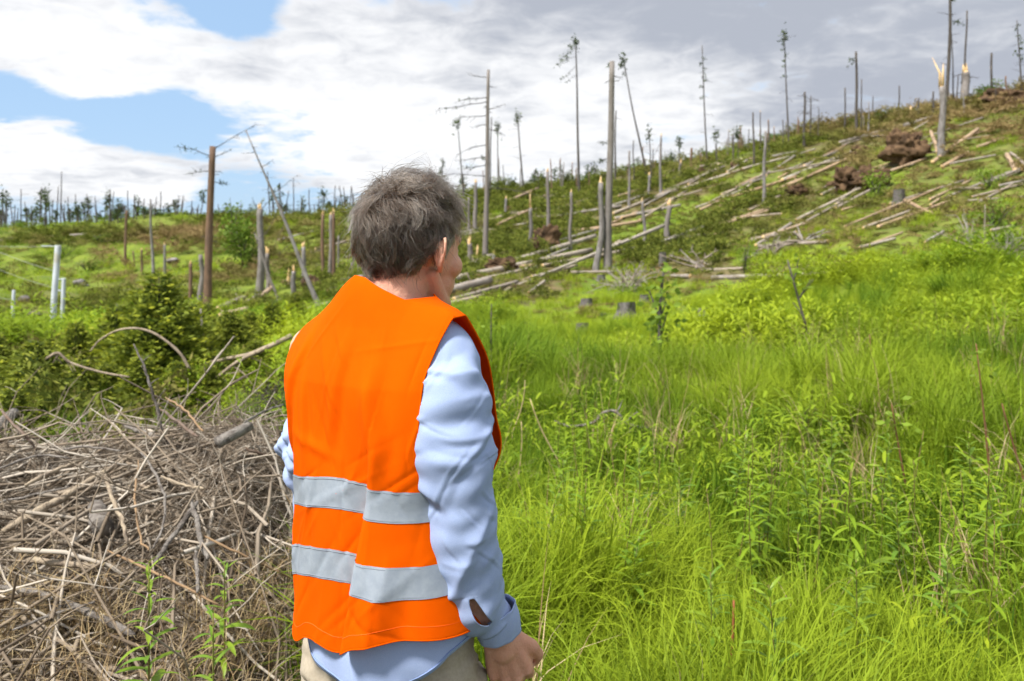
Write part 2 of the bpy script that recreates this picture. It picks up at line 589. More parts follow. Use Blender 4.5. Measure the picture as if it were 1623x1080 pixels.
def build_man():
    rng = np.random.default_rng(11)
    skin = mat('skin', (0.66, 0.365, 0.26), 0.55, var=(0.58, 0.275, 0.19), scale=16, spec=0.35, bump=0.35, bscale=240, sss=0.10)
    orange = mat('hi_vis_orange', (0.92, 0.126, 0.0), 0.9, var=(0.86, 0.108, 0.0), scale=7, spec=0.05, bump=0.22, bscale=1400, trans=0.28)
    silver = mat('reflective_tape', (0.315, 0.355, 0.415), 0.42, var=(0.265, 0.305, 0.365), scale=60, spec=0.45, bump=0.25, bscale=1600, metal=0.1)
    sh_m = mat('chambray', (0.285, 0.365, 0.590), 0.9, var=(0.345, 0.425, 0.635), scale=800, spec=0.1, bump=0.25, bscale=1300)
    stitch = mat('stitching', (0.20, 0.28, 0.50), 0.9)
    bone = mat('shirt_button', (0.80, 0.80, 0.70), 0.35, spec=0.5)
    khaki = mat('khaki_cotton', (0.38, 0.33, 0.26), 0.9, var=(0.33, 0.285, 0.22), scale=160, spec=0.1, bump=0.2, bscale=700)
    boot_m = mat('boot_leather', (0.06, 0.035, 0.02), 0.5, var=(0.09, 0.05, 0.03), scale=20)
    YAW = R(36)
    cx, cy = -0.262, 1.52
    rv = np.array([math.cos(YAW), -math.sin(YAW), 0])
    fv = np.array([math.sin(YAW), math.cos(YAW), 0])
    up = np.array([0, 0, 1.0])
    C = np.array([cx, cy, 0.0])
    man = empty('person', (cx, cy, float(H(cx, cy))))
    tag(man, 'man in orange reflective vest, blue shirt and beige trousers with his back turned', 'person')

    def L(x, y, z):
        x, y, z = np.broadcast_arrays(np.asarray(x, float), np.asarray(y, float), np.asarray(z, float))
        return C + x[..., None] * rv + y[..., None] * fv + z[..., None] * up

    # head frame
    HY = R(40)
    hx = np.array([math.cos(HY), -math.sin(HY), 0.0])
    hy = np.array([math.sin(HY), math.cos(HY), 0.0])
    tilt = 0.05
    hz = np.array([0, 0, 1.0]) + tilt * hy * 0.6
    hz /= np.linalg.norm(hz)
    hy = np.cross(hz, hx)
    HB = np.stack([hx, hy, hz], -1)
    Hc = np.array([-0.1970, 1.56, 1.632])

    def HL(p):
        return Hc + np.asarray(p, float) @ HB.T

    # arm joints
    sho = P(708, 575, 1.43)
    elb = P(724, 795, 1.37)
    wri = P(790, 1006, 1.425)
    lsho = L(-0.19, 0.01, 1.43)
    lelb = P(497, 765, 1.66)
    lwri = P(575, 960, 1.74)
    mb = MB()
    # torso and legs
    mb.add(*ball(L(0.02, 0, 1.30), (0.15, 0.09, 0.20), 24, 16, np.stack([rv, fv, up], -1)))
    mb.add(*ball(L(0.045, 0.0, 1.05), (0.145, 0.095, 0.2), 24, 16, np.stack([rv, fv, up], -1)))
    mb.add(*ball(L(0.045, 0.0, 0.90), (0.14, 0.09, 0.14), 24, 16, np.stack([rv, fv, up], -1)))
    cone(mb, L(-0.15, 0, 1.43), 0.055, L(0.15, 0, 1.43), 0.055)
    for s in (-1, 1):
        cone(mb, L(0.045 + 0.085 * s, 0, 0.88), 0.078, L(0.045 + 0.095 * s, 0.015, 0.47), 0.052)
        cone(mb, L(0.045 + 0.095 * s, 0.015, 0.47), 0.05, L(0.045 + 0.10 * s, -0.01, 0.09), 0.036)
        cone(mb, L(0.045 + 0.10 * s, -0.02, 0.05), 0.035, L(0.045 + 0.115 * s, 0.12, 0.03), 0.028)
    # neck
    cone(mb, L(0.02, -0.005, 1.44), 0.068, HL((0, -0.030, -0.055)), 0.060, 24)
    cone(mb, L(0.025, 0.03, 1.45), 0.055, HL((0, 0.012, -0.085)), 0.047, 24)
    # arms
    cone(mb, sho, 0.048, elb, 0.04)
    fore = P(745, 942, 1.390)
    cone(mb, elb, 0.041, fore, 0.038)
    cone(mb, fore, 0.038, wri, 0.0275)
    cone(mb, lsho, 0.048, lelb, 0.04)
    cone(mb, lelb, 0.041, lwri, 0.026)

    def hand(w0, h, n, mir=1, k_=1.0):
        h = h / np.linalg.norm(h)
        n = n - h * (n @ h)
        n /= np.linalg.norm(n)
        t = np.cross(n, h) * mir * 1.0          # towards the thumb
        cone(mb, w0, 0.025, w0 + h * 0.03, 0.025)
        ks = [(0.031, 0.086, 0.0125, 1.0), (0.0105, 0.092, 0.0125, 1.08), (-0.0105, 0.088, 0.012, 1.0), (-0.030, 0.079, 0.011, 0.82)]
        for i, (a, b, r, ln) in enumerate(ks):
            k = w0 + h * b + t * a + n * (0.002 - 0.004 * abs(i - 1.3))
            cone(mb, w0 + h * 0.02 + t * a * 0.55, 0.016, k, r * 1.02)
            mb.add(*ball(k + n * 0.0035, r * 0.92, 12, 8))
            cone(mb, w0 + h * 0.03 + t * a * 0.6 - n * 0.012, 0.016, k - n * 0.012, 0.013)
            c1 = 0.70 + 0.07 * i
            c2 = c1 + 1.0
            c3 = c2 + 0.6
            p1 = k + (h * math.cos(c1) - n * math.sin(c1)) * 0.043 * ln
            p2 = p1 + (h * math.cos(c2) - n * math.sin(c2)) * 0.026 * ln
            p3 = p2 + (h * math.cos(c3) - n * math.sin(c3)) * 0.02 * ln
            cone(mb, k, r * 0.93, p1, r * 0.84, 12)
            mb.add(*ball(p1, r * 0.9, 12, 8))
            cone(mb, p1, r * 0.8, p2, r * 0.74, 12)
            cone(mb, p2, r * 0.74, p3, r * 0.6, 12)
        b0 = w0 + h * 0.022 + t * 0.024 - n * 0.008
        b1 = w0 + h * 0.062 + t * 0.050 - n * 0.022
        b2 = b1 + h * 0.030 + t * 0.006 - n * 0.014
        b3 = b2 + h * 0.022 - t * 0.008 - n * 0.012
        cone(mb, b0, 0.017, b1, 0.0135, 12)
        cone(mb, b1, 0.0125, b2, 0.0115, 12)
        cone(mb, b2, 0.011, b3, 0.008, 12)
        for (q, s_) in ((w0 + h * 0.05 + n * 0.016, 1),):
            pass
    hd = P(812, 1078, 1.445) - wri
    hand(wri, hd, rv * 0.62 - fv * 0.78 + up * 0.1, 1)
    hand(lwri, lwri - lelb, -rv * 0.7 + fv * 0.3, -1)

    # head
    def hball(c, r):
        mb.add(*ball(HL(c), r, 24, 16, HB))

    def hcone(a, ra, b, rb, n=12):
        cone(mb, HL(a), ra, HL(b), rb, n)
    hball((0, -0.008, 0.035), (0.077, 0.098, 0.094))
    hball((0, 0.035, -0.005), (0.068, 0.066, 0.085))
    hball((0, 0.044, -0.055), (0.060, 0.052, 0.055))
    hball((0, 0.045, -0.088), (0.045, 0.045, 0.030))
    hball((0, 0.078, -0.098), (0.020, 0.018, 0.018))
    for s in (-1, 1):
        hcone((0.061 * s, 0.0, -0.045), 0.014, (0.050 * s, 0.03, -0.090), 0.016)       # jaw angle
        hcone((0.050 * s, 0.03, -0.090), 0.016, (0.016 * s, 0.076, -0.102), 0.016)
        hball((0.047 * s, 0.060, -0.026), (0.025, 0.026, 0.026))                        # cheekbone
        hcone((0.014 * s, 0.098, 0.024), 0.011, (0.045 * s, 0.078, 0.026), 0.012)       # brow
        hball((0.032 * s, 0.082, 0.004), (0.014, 0.011, 0.010))                         # eyelids
        hball((0.011 * s, 0.103, -0.034), (0.009, 0.009, 0.008))                        # nostrils
        # ear: rim, inner ridge, lobe, bowl
        def er(a, b, c):
            return (s * (0.0775 + a * 1.50 - 0.30 * min(b, 0.0)), -0.006 + b * 0.60, -0.008 + c * 1.02)
        rim = [er(0.000, 0.010, 0.004), er(0.006, 0.011, 0.020), er(0.011, 0.004, 0.031), er(0.015, -0.008, 0.033), er(0.018, -0.018, 0.025),
               er(0.018, -0.021, 0.010), er(0.014, -0.017, -0.006), er(0.009, -0.009, -0.018), er(0.006, -0.001, -0.026), er(0.003, 0.006, -0.024)]
        for i in range(len(rim) - 1):
            ra = 0.0042 if i < 7 else 0.0062
            hcone(rim[i], ra, rim[i + 1], 0.0042 if i < 6 else 0.0060, 10)
        inn = [er(0.008, 0.0, 0.022), er(0.010, -0.009, 0.014), er(0.010, -0.011, 0.002), er(0.006, -0.005, -0.012), er(0.003, 0.003, -0.013)]
        for i in range(len(inn) - 1):
            hcone(inn[i], 0.0036, inn[i + 1], 0.0036, 8)
        mb.add(*ball(HL(er(0.004, -0.007, 0.006)), (0.0035, 0.014, 0.026), 14, 10, HB))
        hcone(er(0.001, 0.010, -0.004), 0.005, er(0.004, 0.009, -0.008), 0.004, 8)
    hcone((0, 0.090, 0.016), 0.008, (0, 0.108, -0.027), 0.0105)                          # nose
    hball((0, 0.108, -0.030), (0.011, 0.011, 0.010))
    hcone((-0.018, 0.086, -0.058), 0.006, (0.018, 0.086, -0.058), 0.006)
    hcone((-0.020, 0.088, -0.058), 0.005, (0, 0.097, -0.056), 0.0065)
    hcone((0.020, 0.088, -0.058), 0.005, (0, 0.097, -0.056), 0.0065)
    hcone((-0.016, 0.088, -0.068), 0.005, (0.0, 0.095, -0.068), 0.007)
    hcone((0.016, 0.088, -0.068), 0.005, (0.0, 0.095, -0.068), 0.007)
    body = fuse(mb, 'body', 0.0034, [skin], 5, 0.5)
    child(body, man)
    eye_m = mat('eye_white', (0.75, 0.73, 0.70), 0.2, spec=0.5)
    iris_m = mat('iris', (0.05, 0.07, 0.09), 0.2, spec=0.5)
    for s in (-1, 1):
        e = MB()
        e.add(*ball(HL((0.032 * s, 0.0855, 0.004)), 0.0095, 16, 12), 0)
        e.add(*ball(HL((0.032 * s, 0.0915, 0.004)), 0.0048, 12, 8), 1)
        child(obj('eye', e.me('eye', [eye_m, iris_m])), man)

    # ---- hair
    hl_a = np.radians([0, 40, 62, 76, 90, 104, 120, 140, 180])
    hl_z = np.array([0.086, 0.078, 0.048, -0.022, 0.034, 0.012, -0.048, -0.078, -0.084])
    hcen, hrad = np.array([0, -0.010, 0.034]), np.array([0.0785, 0.0995, 0.0965])

    def hairline(q):
        return np.interp(np.abs(np.arctan2(q[:, 0], q[:, 1])), hl_a, hl_z)
    cv, cf = ball((0, 0, 0), 1.0, 64, 48)
    cp = hcen + cv * (hrad + 0.002)
    keep = cp[:, 2] > hairline(cp) - 0.004
    cf = cf[keep[cf].all(1)]
    cap_m = mat('hair_roots', (0.045, 0.034, 0.027), 0.8, var=(0.075, 0.06, 0.05), scale=60)
    hair = child(obj('hair', mesh('hair', HL(cp), cf, cap_m)), man)

    def roots(n):
        q = rng.standard_normal((n * 3, 3))
        q /= np.linalg.norm(q, axis=1, keepdims=True)
        p = hcen + q * hrad
        ok = p[:, 2] > hairline(p) + 0.003 * rng.standard_normal(len(p))
        return p[ok][:n]
    whorl = np.array([0.10, -0.62, 0.78])
    whorl /= np.linalg.norm(whorl)
    K = 9

    def grow(p, g, jit):
        n = len(p)
        q = (p - hcen) / hrad
        nrm = (p - hcen) / hrad ** 2
        nrm /= np.linalg.norm(nrm, axis=1, keepdims=True)
        away = q - (q @ whorl)[:, None] * whorl
        away -= (away * nrm).sum(1, keepdims=True) * nrm
        away /= np.linalg.norm(away, axis=1, keepdims=True) + 0.15
        swirl = np.cross(nrm, away)
        topness = smst(q[:, 2], 0.35, 0.9)
        front = smst(q[:, 1], -0.1, 0.7)
        d = away + 0.35 * swirl * (1 - smst(q[:, 2], -0.2, 0.5))[:, None] * 0.5
        d[:, 0] += 0.45 * topness * front                        # swept over to his right
        d[:, 2] -= 0.75 * (1 - topness)
        d[:, 1] -= 0.35 * (1 - topness) * smst(q[:, 1], -0.5, 0.4)   # sides combed back
        d += jit * g.standard_normal((n, 3))
        d -= (d * nrm).sum(1, keepdims=True) * nrm
        d /= np.linalg.norm(d, axis=1, keepdims=True) + 1e-9
        ln = (0.060 + 0.024 * topness + 0.014 * topness * front + 0.006 * smst(-q[:, 1], 0.2, 0.9)) * g.uniform(0.65, 1.2, n)
        low = smst(-p[:, 2], -0.03, 0.045)
        ln *= 1 - 0.25 * low
        lift = 0.45 + 0.75 * topness + 0.9 * g.random(n) ** 1.5
        flick = (0.3 + 0.9 * low) * g.uniform(0.4, 1.3, n)
        wamp, wph = g.uniform(0.2, 1.25, n), g.uniform(0, 6.28, n)
        out = [p]
        cur = p.copy()
        for k in range(K):
            s = (k + 0.5) / K
            nn = (cur - hcen) / hrad ** 2
            nn /= np.linalg.norm(nn, axis=1, keepdims=True)
            dd = d - (d * nn).sum(1, keepdims=True) * nn * 0.9
            side = np.cross(nn, dd)
            v = dd + nn * (lift * (1 - s) ** 2 * 1.3 - 0.10 + flick * smst(s, 0.62, 1.0) * 0.8)[:, None] + side * (wamp * np.sin(wph + 5.0 * s))[:, None]
            v[:, 2] -= 0.28 * s
            v /= np.linalg.norm(v, axis=1, keepdims=True)
            cur = cur + v * (ln / K)[:, None]
            e = np.sqrt((((cur - hcen) / (hrad + 0.003)) ** 2).sum(1))
            push = e < 1
            cur[push] = hcen + (cur[push] - hcen) / e[push][:, None]
            out.append(cur.copy())
        return np.stack(out, 1)
    gp = roots(300)
    guides = grow(gp, rng, 0.60)
    NH = 15000
    hp = roots(NH)
    strands = grow(hp, rng, 0.22)
    own = np.empty(len(hp), int)
    for s in range(0, len(hp), 2000):
        own[s:s + 2000] = ((hp[s:s + 2000, None] - gp[None]) ** 2).sum(-1).argmin(1)
    wgt = (np.linspace(0, 1, K + 1) ** 0.8)[None, :, None] * rng.uniform(0.70, 1.0, len(hp))[:, None, None]
    gs = guides[own]
    clumped = hp[:, None] + (gs - gs[:, :1])
    target = gs + (hp - gp[own])[:, None] * (1 - 0.90 * np.linspace(0, 1, K + 1) ** 0.8)[None, :, None]
    strands = strands * (1 - wgt) + (0.35 * clumped + 0.65 * target) * wgt
    up_ = np.where(hp[:, 2] > 0.075, 0.35, 0.08)
    fly = rng.random(len(hp)) < up_
    strands[fly] += (np.linspace(0, 1, K + 1) ** 1.6)[None, :, None] * (rng.standard_normal((fly.sum(), 1, 3)) * 0.013 + np.array([0, 0, 0.008]) * (hp[fly][:, None, 2:] > 0.075))
    hc = bpy.data.hair_curves.new('strands')
    hc.add_curves([K + 1] * len(hp))
    hc.attributes['position'].data.foreach_set('vector', HL(strands.reshape(-1, 3)).astype(np.float32).ravel())
    ra = hc.attributes.get('radius') or hc.attributes.new('radius', 'FLOAT', 'POINT')
    rad = np.linspace(0.00034, 0.00012, K + 1)[None] * rng.uniform(0.7, 1.3, len(hp))[:, None]
    ra.data.foreach_set('value', rad.astype(np.float32).ravel())
    # grey strands come in locks, more of them at the temples and on the sides
    temple = np.exp(-(((hp - np.array([0.075, 0.02, 0.01])) / 0.028) ** 2).sum(1))
    lock = rng.random(len(gp)) ** 1.6
    gr = np.clip(0.22 * lock[own] ** 3 + 0.60 * rng.random(len(hp)) ** 4.5 - 0.03 + 0.6 * temple + 0.12 * smst(-hp[:, 0], 0.02, 0.07), 0, 1)
    ga = hc.attributes.new('grey', 'FLOAT', 'CURVE')
    ga.data.foreach_set('value', gr.astype(np.float32))
    hm = bpy.data.materials.new('hair_strands')
    hm.use_nodes = True
    t = NT(hm.node_tree)
    t.n.clear()
    o_ = t.new('ShaderNodeOutputMaterial')
    at = t.new('ShaderNodeAttribute', attribute_name='grey')
    hcl = t.mix(at.outputs['Fac'], (0.017, 0.0094, 0.0052), (0.27, 0.222, 0.18))
    ph = t.new('ShaderNodeBsdfHairPrincipled', parametrization='COLOR')
    t.put(ph.inputs['Color'], hcl)
    ph.inputs['Roughness'].default_value = 0.32
    ph.inputs['Radial Roughness'].default_value = 0.5
    t.l.new(ph.outputs[0], o_.inputs[0])
    hc.materials.append(hm)
    sub(obj('strands', hc), hair, man)
    return dict(man=man, L=L, HL=HL, rv=rv, fv=fv, up=up, C=C, rng=rng, orange=orange, silver=silver, sh_m=sh_m, stitch=stitch, bone=bone,
                khaki=khaki, boot_m=boot_m, elb=elb, wri=wri, lelb=lelb, lwri=lwri)


def sub(o, part, thing):
    """make o (world-space mesh) a sub-part of part, itself a child of thing"""
    o.parent = part
    o.matrix_parent_inverse = Matrix.Identity(4)
    o.matrix_basis = Matrix.Identity(4)
    return o


def folds(t, th, rng, n, t_lo, t_hi, amp, wid, span=(0.6, 1.5), peaks=None):
    """cloth wrinkles on a tube: t in metres along, th angle around"""
    D = np.zeros(np.broadcast(t, th).shape)
    for i in range(n):
        if peaks is not None and rng.random() < 0.7:
            t0 = rng.normal(*peaks[rng.integers(len(peaks))])
        else:
            t0 = rng.uniform(t_lo, t_hi)
        a0 = rng.uniform(0, 2 * np.pi)
        k = rng.uniform(-0.10, 0.10)
        hw = rng.uniform(*span)
        w_ = wid * rng.uniform(0.6, 1.5)
        A = amp * rng.uniform(0.4, 1.0) * (1 if rng.random() < 0.75 else -0.7)
        da = (th - a0 + np.pi) % (2 * np.pi) - np.pi
        e = t - t0 - k * da - 0.012 * np.cos(1.7 * da + i)
        win = np.exp(-(da / hw) ** 4)
        D += A * win * (np.exp(-np.abs(e / w_) ** 1.25) - 0.75 * np.exp(-((e - 1.5 * w_) / w_) ** 2))
    return D


def build_clothes(M):
    L, rng, man = M['L'], M['rng'], M['man']
    inv = Matrix.Translation(-Vector(man.location))

    # ---------------- vest: one cloth over both shoulders
    NS, NT_ = 190, 240
    s = np.sin(np.linspace(-1, 1, NS) * 1.35) / math.sin(1.35)
    t = np.linspace(0, 1, NT_) ** 1.15
    S, T = np.meshgrid(s, t)

    def ridge(x):
        return np.interp(x, [-0.245, -0.225, -0.20, -0.165, -0.134, -0.07, -0.024, 0.01, 0.04, 0.08, 0.133, 0.20, 0.24], [1.428, 1.458, 1.482, 1.500, 1.515, 1.544, 1.572, 1.590, 1.586, 1.568, 1.546, 1.533, 1.512])

    def hem(x):
        return 0.960 + 0.03 * x + 0.030 * smst(x, 0.06, 0.12) + 0.006 * np.sin(x * 40 + 1.0)
    nz = Wave(21, 2, 10, 3)

    def panel(front):
        x0 = np.where(S < 0, 0.232, 0.222) * S
        zr, zh = ridge(x0), hem(x0)
        if front:
            vneck = smst(0.085 - np.abs(x0 - 0.03), 0.0, 0.085)
            zr = zr - 0.20 * vneck
        Z = zr + (zh - zr) * T
        # half width at this height; the armholes cut in, then the sides meet
        w_l = np.interp(Z, [0.85, 1.0, 1.15, 1.24, 1.32, 1.42, 1.50, 1.6], [0.082, 0.088, 0.105, 0.124, 0.152, 0.190, 0.219, 0.232])
        w_r = np.interp(Z, [0.85, 1.0, 1.15, 1.24, 1.32, 1.42, 1.50, 1.6], [0.272, 0.256, 0.222, 0.208, 0.198, 0.198, 0.206, 0.212])
        X = np.where(S < 0, w_l, w_r) * S
        A = np.where(S < 0, np.interp(Z, [0.85, 1.0, 1.15, 1.2, 1.3, 1.42, 1.6], [0.0825, 0.0885, 0.1055, 0.120, 0.174, 0.218, 0.252]), np.interp(Z, [0.85, 1.0, 1.15, 1.2, 1.3, 1.6], [0.2725, 0.2565, 0.2225, 0.216, 0.235, 0.25]))
        if front:
            b = np.interp(Z, [0.85, 1.0, 1.2, 1.35, 1.5, 1.6], [0.160, 0.165, 0.150, 0.135, 0.105, 0.09])
        else:
            b = np.interp(Z, [0.85, 1.0, 1.2, 1.30, 1.40, 1.5, 1.6], [0.178, 0.165, 0.146, 0.140, 0.134, 0.112, 0.10])
        prof = np.clip(1 - np.abs(X / A) ** 2.7, 0, 1) ** (1 / 2.3)
        drop = np.clip((ridge(X) - Z) / 0.20, 0, 1)
        g = (1 - (1 - drop) ** 2.1) ** 0.62
        neck = smst(0.19 - np.abs(X - 0.03), 0.0, 0.17)
        y_r = np.where(np.abs(X) < 9, 0.004 + (0.052 if front else -0.062) * neck, 0)
        tgt = (1 if front else -1) * b * prof
        Y = y_r + (tgt - y_r) * g
        # drape
        low = smst(1.46 - Z, 0.0, 0.45)
        if not front:
            xf = np.interp(Z, [0.85, 0.93, 1.2, 1.4, 1.5], [0.092, 0.096, 0.112, 0.130, 0.14])
            e = X - xf
            fold = np.where(e > 0, smst(e, -0.004, 0.020) * np.exp(-np.maximum(e - 0.016, 0) / 0.085), 0) * 0.026 - np.exp(-(np.minimum(e, 0) / 0.030) ** 2) * 0.010 * (e <= 0.003)
            Y -= fold * low
            e2 = X + 0.074 + 0.00 * (1.2 - Z)
            Y -= (np.exp(-(e2 / 0.016) ** 2) * 0.008 - np.exp(-((e2 + 0.022) / 0.014) ** 2) * 0.010) * low
            e3 = X - 0.118 + 0.18 * (Z - 1.36)
            Y -= (np.exp(-(e3 / 0.016) ** 2) * 0.010 - np.exp(-((e3 - 0.026) / 0.018) ** 2) * 0.008) * smst(Z, 1.22, 1.34) * smst(1.46 - Z, 0.0, 0.08)
            e4 = X + 0.06 + 0.25 * (Z - 1.3)
            Y -= 0.006 * np.exp(-(e4 / 0.022) ** 2) * smst(Z, 1.15, 1.28) * smst(1.52 - Z, 0, 0.12)
            e5 = X + 0.115 - 0.12 * (Z - 1.2)
            Y -= 0.005 * np.exp(-(e5 / 0.014) ** 2) * smst(Z, 1.2, 1.30) * smst(1.5 - Z, 0, 0.12)
            e6 = X - 0.15 + 0.05 * (Z - 1.0)
            Y -= 0.009 * np.exp(-(e6 / 0.03) ** 2) * smst(1.2 - Z, 0, 0.2)
            Y += 0.0038 * nz(X * 16, Z * 6) * g + 0.0014 * nz(X * 40 + 3, Z * 14) * g * low
            for (cx_, sl, z0, z1, am, wd_) in ((-0.10, 0.10, 1.22, 1.50, 0.006, 0.010), (-0.03, -0.22, 1.24, 1.44, 0.005, 0.009), (0.14, 0.20, 1.20, 1.36, 0.003, 0.012), (0.03, 0.05, 1.26, 1.50, 0.005, 0.012), (-0.07, 0.04, 0.96, 1.20, 0.007, 0.016), (0.17, 0.02, 0.95, 1.15, 0.008, 0.018)):
                ee = X - cx_ - sl * (Z - 1.3)
                Y -= am * (np.exp(-(ee / wd_) ** 2) - 0.7 * np.exp(-((ee - 1.6 * wd_) / wd_) ** 2)) * smst(Z, z0, z0 + 0.08) * smst(z1 - Z, 0, 0.08)
            gf = np.random.default_rng(4)
            for _ in range(70):           # small creases left from folding and sitting
                c0, z0_, an, l_, am = gf.uniform(-0.2, 0.2), gf.uniform(0.95, 1.5), gf.normal(0, 0.5), gf.uniform(0.02, 0.09), gf.uniform(0.0010, 0.0032)
                aa = (X - c0) * math.cos(an) - (Z - z0_) * math.sin(an)
                bb = (X - c0) * math.sin(an) + (Z - z0_) * math.cos(an)
                Y -= am * gf.choice([-1, 1]) * np.exp(-np.abs(aa / 0.0045) ** 1.3) * np.exp(-(bb / l_) ** 2) * g
            Y -= 0.004 * np.exp(-((Z - 1.29 + 0.3 * (X - 0.0)) / 0.010) ** 2) * np.exp(-((X + 0.01) / 0.05) ** 2)
        else:
            Y += 0.004 * nz(X * 14 + 9, Z * 5) * g + 0.022 * smst(S, 0.5, 1.0) * smst(Z, 1.0, 1.25) * smst(1.53 - Z, 0.0, 0.12)
            X = X + (0.006 * smst(Z, 1.2, 1.3) * smst(1.54 - Z, 0, 0.1) + 0.016 * np.exp(-((Z - 1.27) / 0.045) ** 2)) * smst(S, 0.5, 1.0)
        return L(X, Y, Z), X, Z
    idx = np.arange(NS * NT_).reshape(NT_, NS)

    def quads(ix):
        return np.stack([ix[:-1, :-1], ix[1:, :-1], ix[1:, 1:], ix[:-1, 1:]], -1).reshape(-1, 4)
    pb, xb, zb = panel(False)
    pf, xf_, zf = panel(True)
    fb = quads(idx)
    ff = quads(idx + NS * NT_)[:, ::-1]
    # sew: shoulders outside the neck hole, and the sides below the armholes
    allp = np.concatenate([pb.reshape(-1, 3), pf.reshape(-1, 3)])
    rep = np.arange(len(allp))
    for j in range(NS):
        if abs(xb[0, j] - 0.03) > 0.088:
            rep[idx[0, j] + NS * NT_] = idx[0, j]
    for i in range(NT_):
        for j in (0, NS - 1):
            if zb[i, j] < 1.20:
                rep[idx[i, j] + NS * NT_] = idx[i, j]
    vf = rep[np.concatenate([fb, ff])]
    vest_me = mesh('safety_vest', allp, vf, M['orange'])
    vest = child(obj('safety_vest', vest_me), man)
    so = vest.modifiers.new('cloth', 'SOLIDIFY')
    so.thickness = 0.0016
    so.offset = 0
    tag(vest, 'orange high visibility vest with two silver bands')

    # reflective bands follow the cloth 2 mm outside it
    def strip(zlo, zhi, name, m, lift, edge=None):
        for front in (False, True):
            p, x, z = (pf, xf_, zf) if front else (pb, xb, zb)
            rows = []
            for zc in np.linspace(zlo, zhi, 8):
                r_ = np.empty((NS, 3))
                for j in range(NS):
                    xj = x[NT_ // 2, j]
                    zz_ = zc + 0.014 * math.exp(-((xj - 0.06) / 0.08) ** 2) - 0.018 * float(smst(-xj, 0.03, 0.14)) * (1.35 - zc) / 0.25
                    for c in range(3):
                        r_[j, c] = np.interp(-zz_, -z[:, j], p[:, j, c])
                rows.append(r_)
            g = np.array(rows)
            nrm = np.cross(np.gradient(g, axis=1), np.gradient(g, axis=0))
            nrm /= np.linalg.norm(nrm, axis=2, keepdims=True) + 1e-9
            cen = L(0, 0, 1.1)
            outw = g - np.array([cen[0], cen[1], 0])
            sgn = np.sign((nrm[..., :2] * outw[..., :2]).sum(-1, keepdims=True))
            g = g + nrm * sgn * lift
            ii = np.arange(8 * NS).reshape(8, NS)
            me = mesh(name, g, quads(ii), m)
            o = sub(obj(name, me), vest, man)
    strip(1.179, 1.231, 'reflective_band', M['silver'], 0.0019)
    strip(1.060, 1.111, 'reflective_band', M['silver'], 0.0019)
    thread = mat('band_thread', (0.20, 0.22, 0.26), 0.9)
    for zc_ in (1.1822, 1.2278, 1.0632, 1.1078):
        rows = []
        for j in range(0, NS, 2):
            xj = xb[NT_ // 2, j]
            zz_ = zc_ + 0.014 * math.exp(-((xj - 0.06) / 0.08) ** 2) - 0.018 * float(smst(-xj, 0.03, 0.14)) * (1.35 - zc_) / 0.25
            rows.append([np.interp(-zz_, -zb[:, j], pb[:, j, c]) for c in range(3)])
        rows = np.array(rows) - 0.0022 * M['fv']
        mb = MB()
        add_tube(mb, rows, 0.0007, 4)
        sub(obj('stitch_line', mb.me('stitch_line', [thread])), vest, man)
    seam_m = mat('vest_stitching', (0.86, 0.10, 0.002), 0.8)

    def edge_tube(pts, r, name, m):
        mb = MB()
        add_tube(mb, pts, r, 6)
        return sub(obj(name, mb.me(name, [m])), vest, man)
    edge_tube(pb[-1], 0.0016, 'hem', M['orange'])
    edge_tube(pf[-1], 0.0016, 'hem', M['orange'])
    k = int(NT_ * 0.965)
    edge_tube(pb[k] - 0.0004 * M['fv'], 0.0009, 'stitch_line', seam_m)
    arm = [pb[i, NS - 1] for i in range(NT_) if zb[i, NS - 1] >= 1.20][::-1] + [pf[i, NS - 1] for i in range(NT_) if zf[i, NS - 1] >= 1.20]
    edge_tube(np.array(arm)[::3], 0.0019, 'armhole_binding', M['orange'])
    arm = [pb[i, 0] for i in range(NT_) if zb[i, 0] >= 1.20][::-1] + [pf[i, 0] for i in range(NT_) if zf[i, 0] >= 1.20]
    edge_tube(np.array(arm)[::3], 0.0019, 'armhole_binding', M['orange'])

    # ---------------- shirt body with rounded tail
    na, nr = 144, 70
    th = np.linspace(0, 2 * np.pi, na, endpoint=False)
    rows = []
    tail = np.interp(np.abs((th - 1.5 * np.pi - 0.22 + np.pi) % (2 * np.pi) - np.pi), [0, 0.35, 0.7, 1.05, 1.5, 2.2, 3.15], [0.900, 0.907, 0.926, 0.955, 0.97, 0.94, 0.92])
    for k in range(nr):
        f = k / (nr - 1)
        z = tail + (1.50 - tail) * f
        a = np.interp(z, [0.85, 0.95, 1.1, 1.3, 1.42, 1.50], [0.168, 0.168, 0.160, 0.165, 0.17, 0.10])
        b = np.interp(z, [0.85, 0.95, 1.1, 1.3, 1.42, 1.50], [0.158, 0.152, 0.128, 0.110, 0.10, 0.08])
        wv = 0.004 * np.sin(7 * th + 3 * z * 6) * smst(1.0 - z, 0, 0.12) + 0.003 * np.sin(13 * th + 1.0) * smst(0.98 - z, 0, 0.1)
        cs, sn = np.cos(th), np.sin(th)
        rows.append(L(np.interp(z, [0.95, 1.2, 1.45], [0.072, 0.038, 0.01]) + (a + wv) * np.sign(cs) * np.abs(cs) ** 0.88, (b + wv) * np.sign(sn) * np.abs(sn) ** 0.88 - 0.005, z))
    g = np.array(rows)

    def ringquads(nr, na):
        i = np.arange(nr - 1)[:, None] * na
        j = np.arange(na)[None]
        return np.stack([i + j, i + (j + 1) % na, i + na + (j + 1) % na, i + na + j], -1).reshape(-1, 4)
    shirt = child(obj('shirt', mesh('shirt', g, ringquads(nr, na), M['sh_m'])), man)
    shirt.modifiers.new('cloth', 'SOLIDIFY').thickness = 0.0012
    tag(shirt, 'light blue cotton shirt with rounded tail')
    mb = MB()
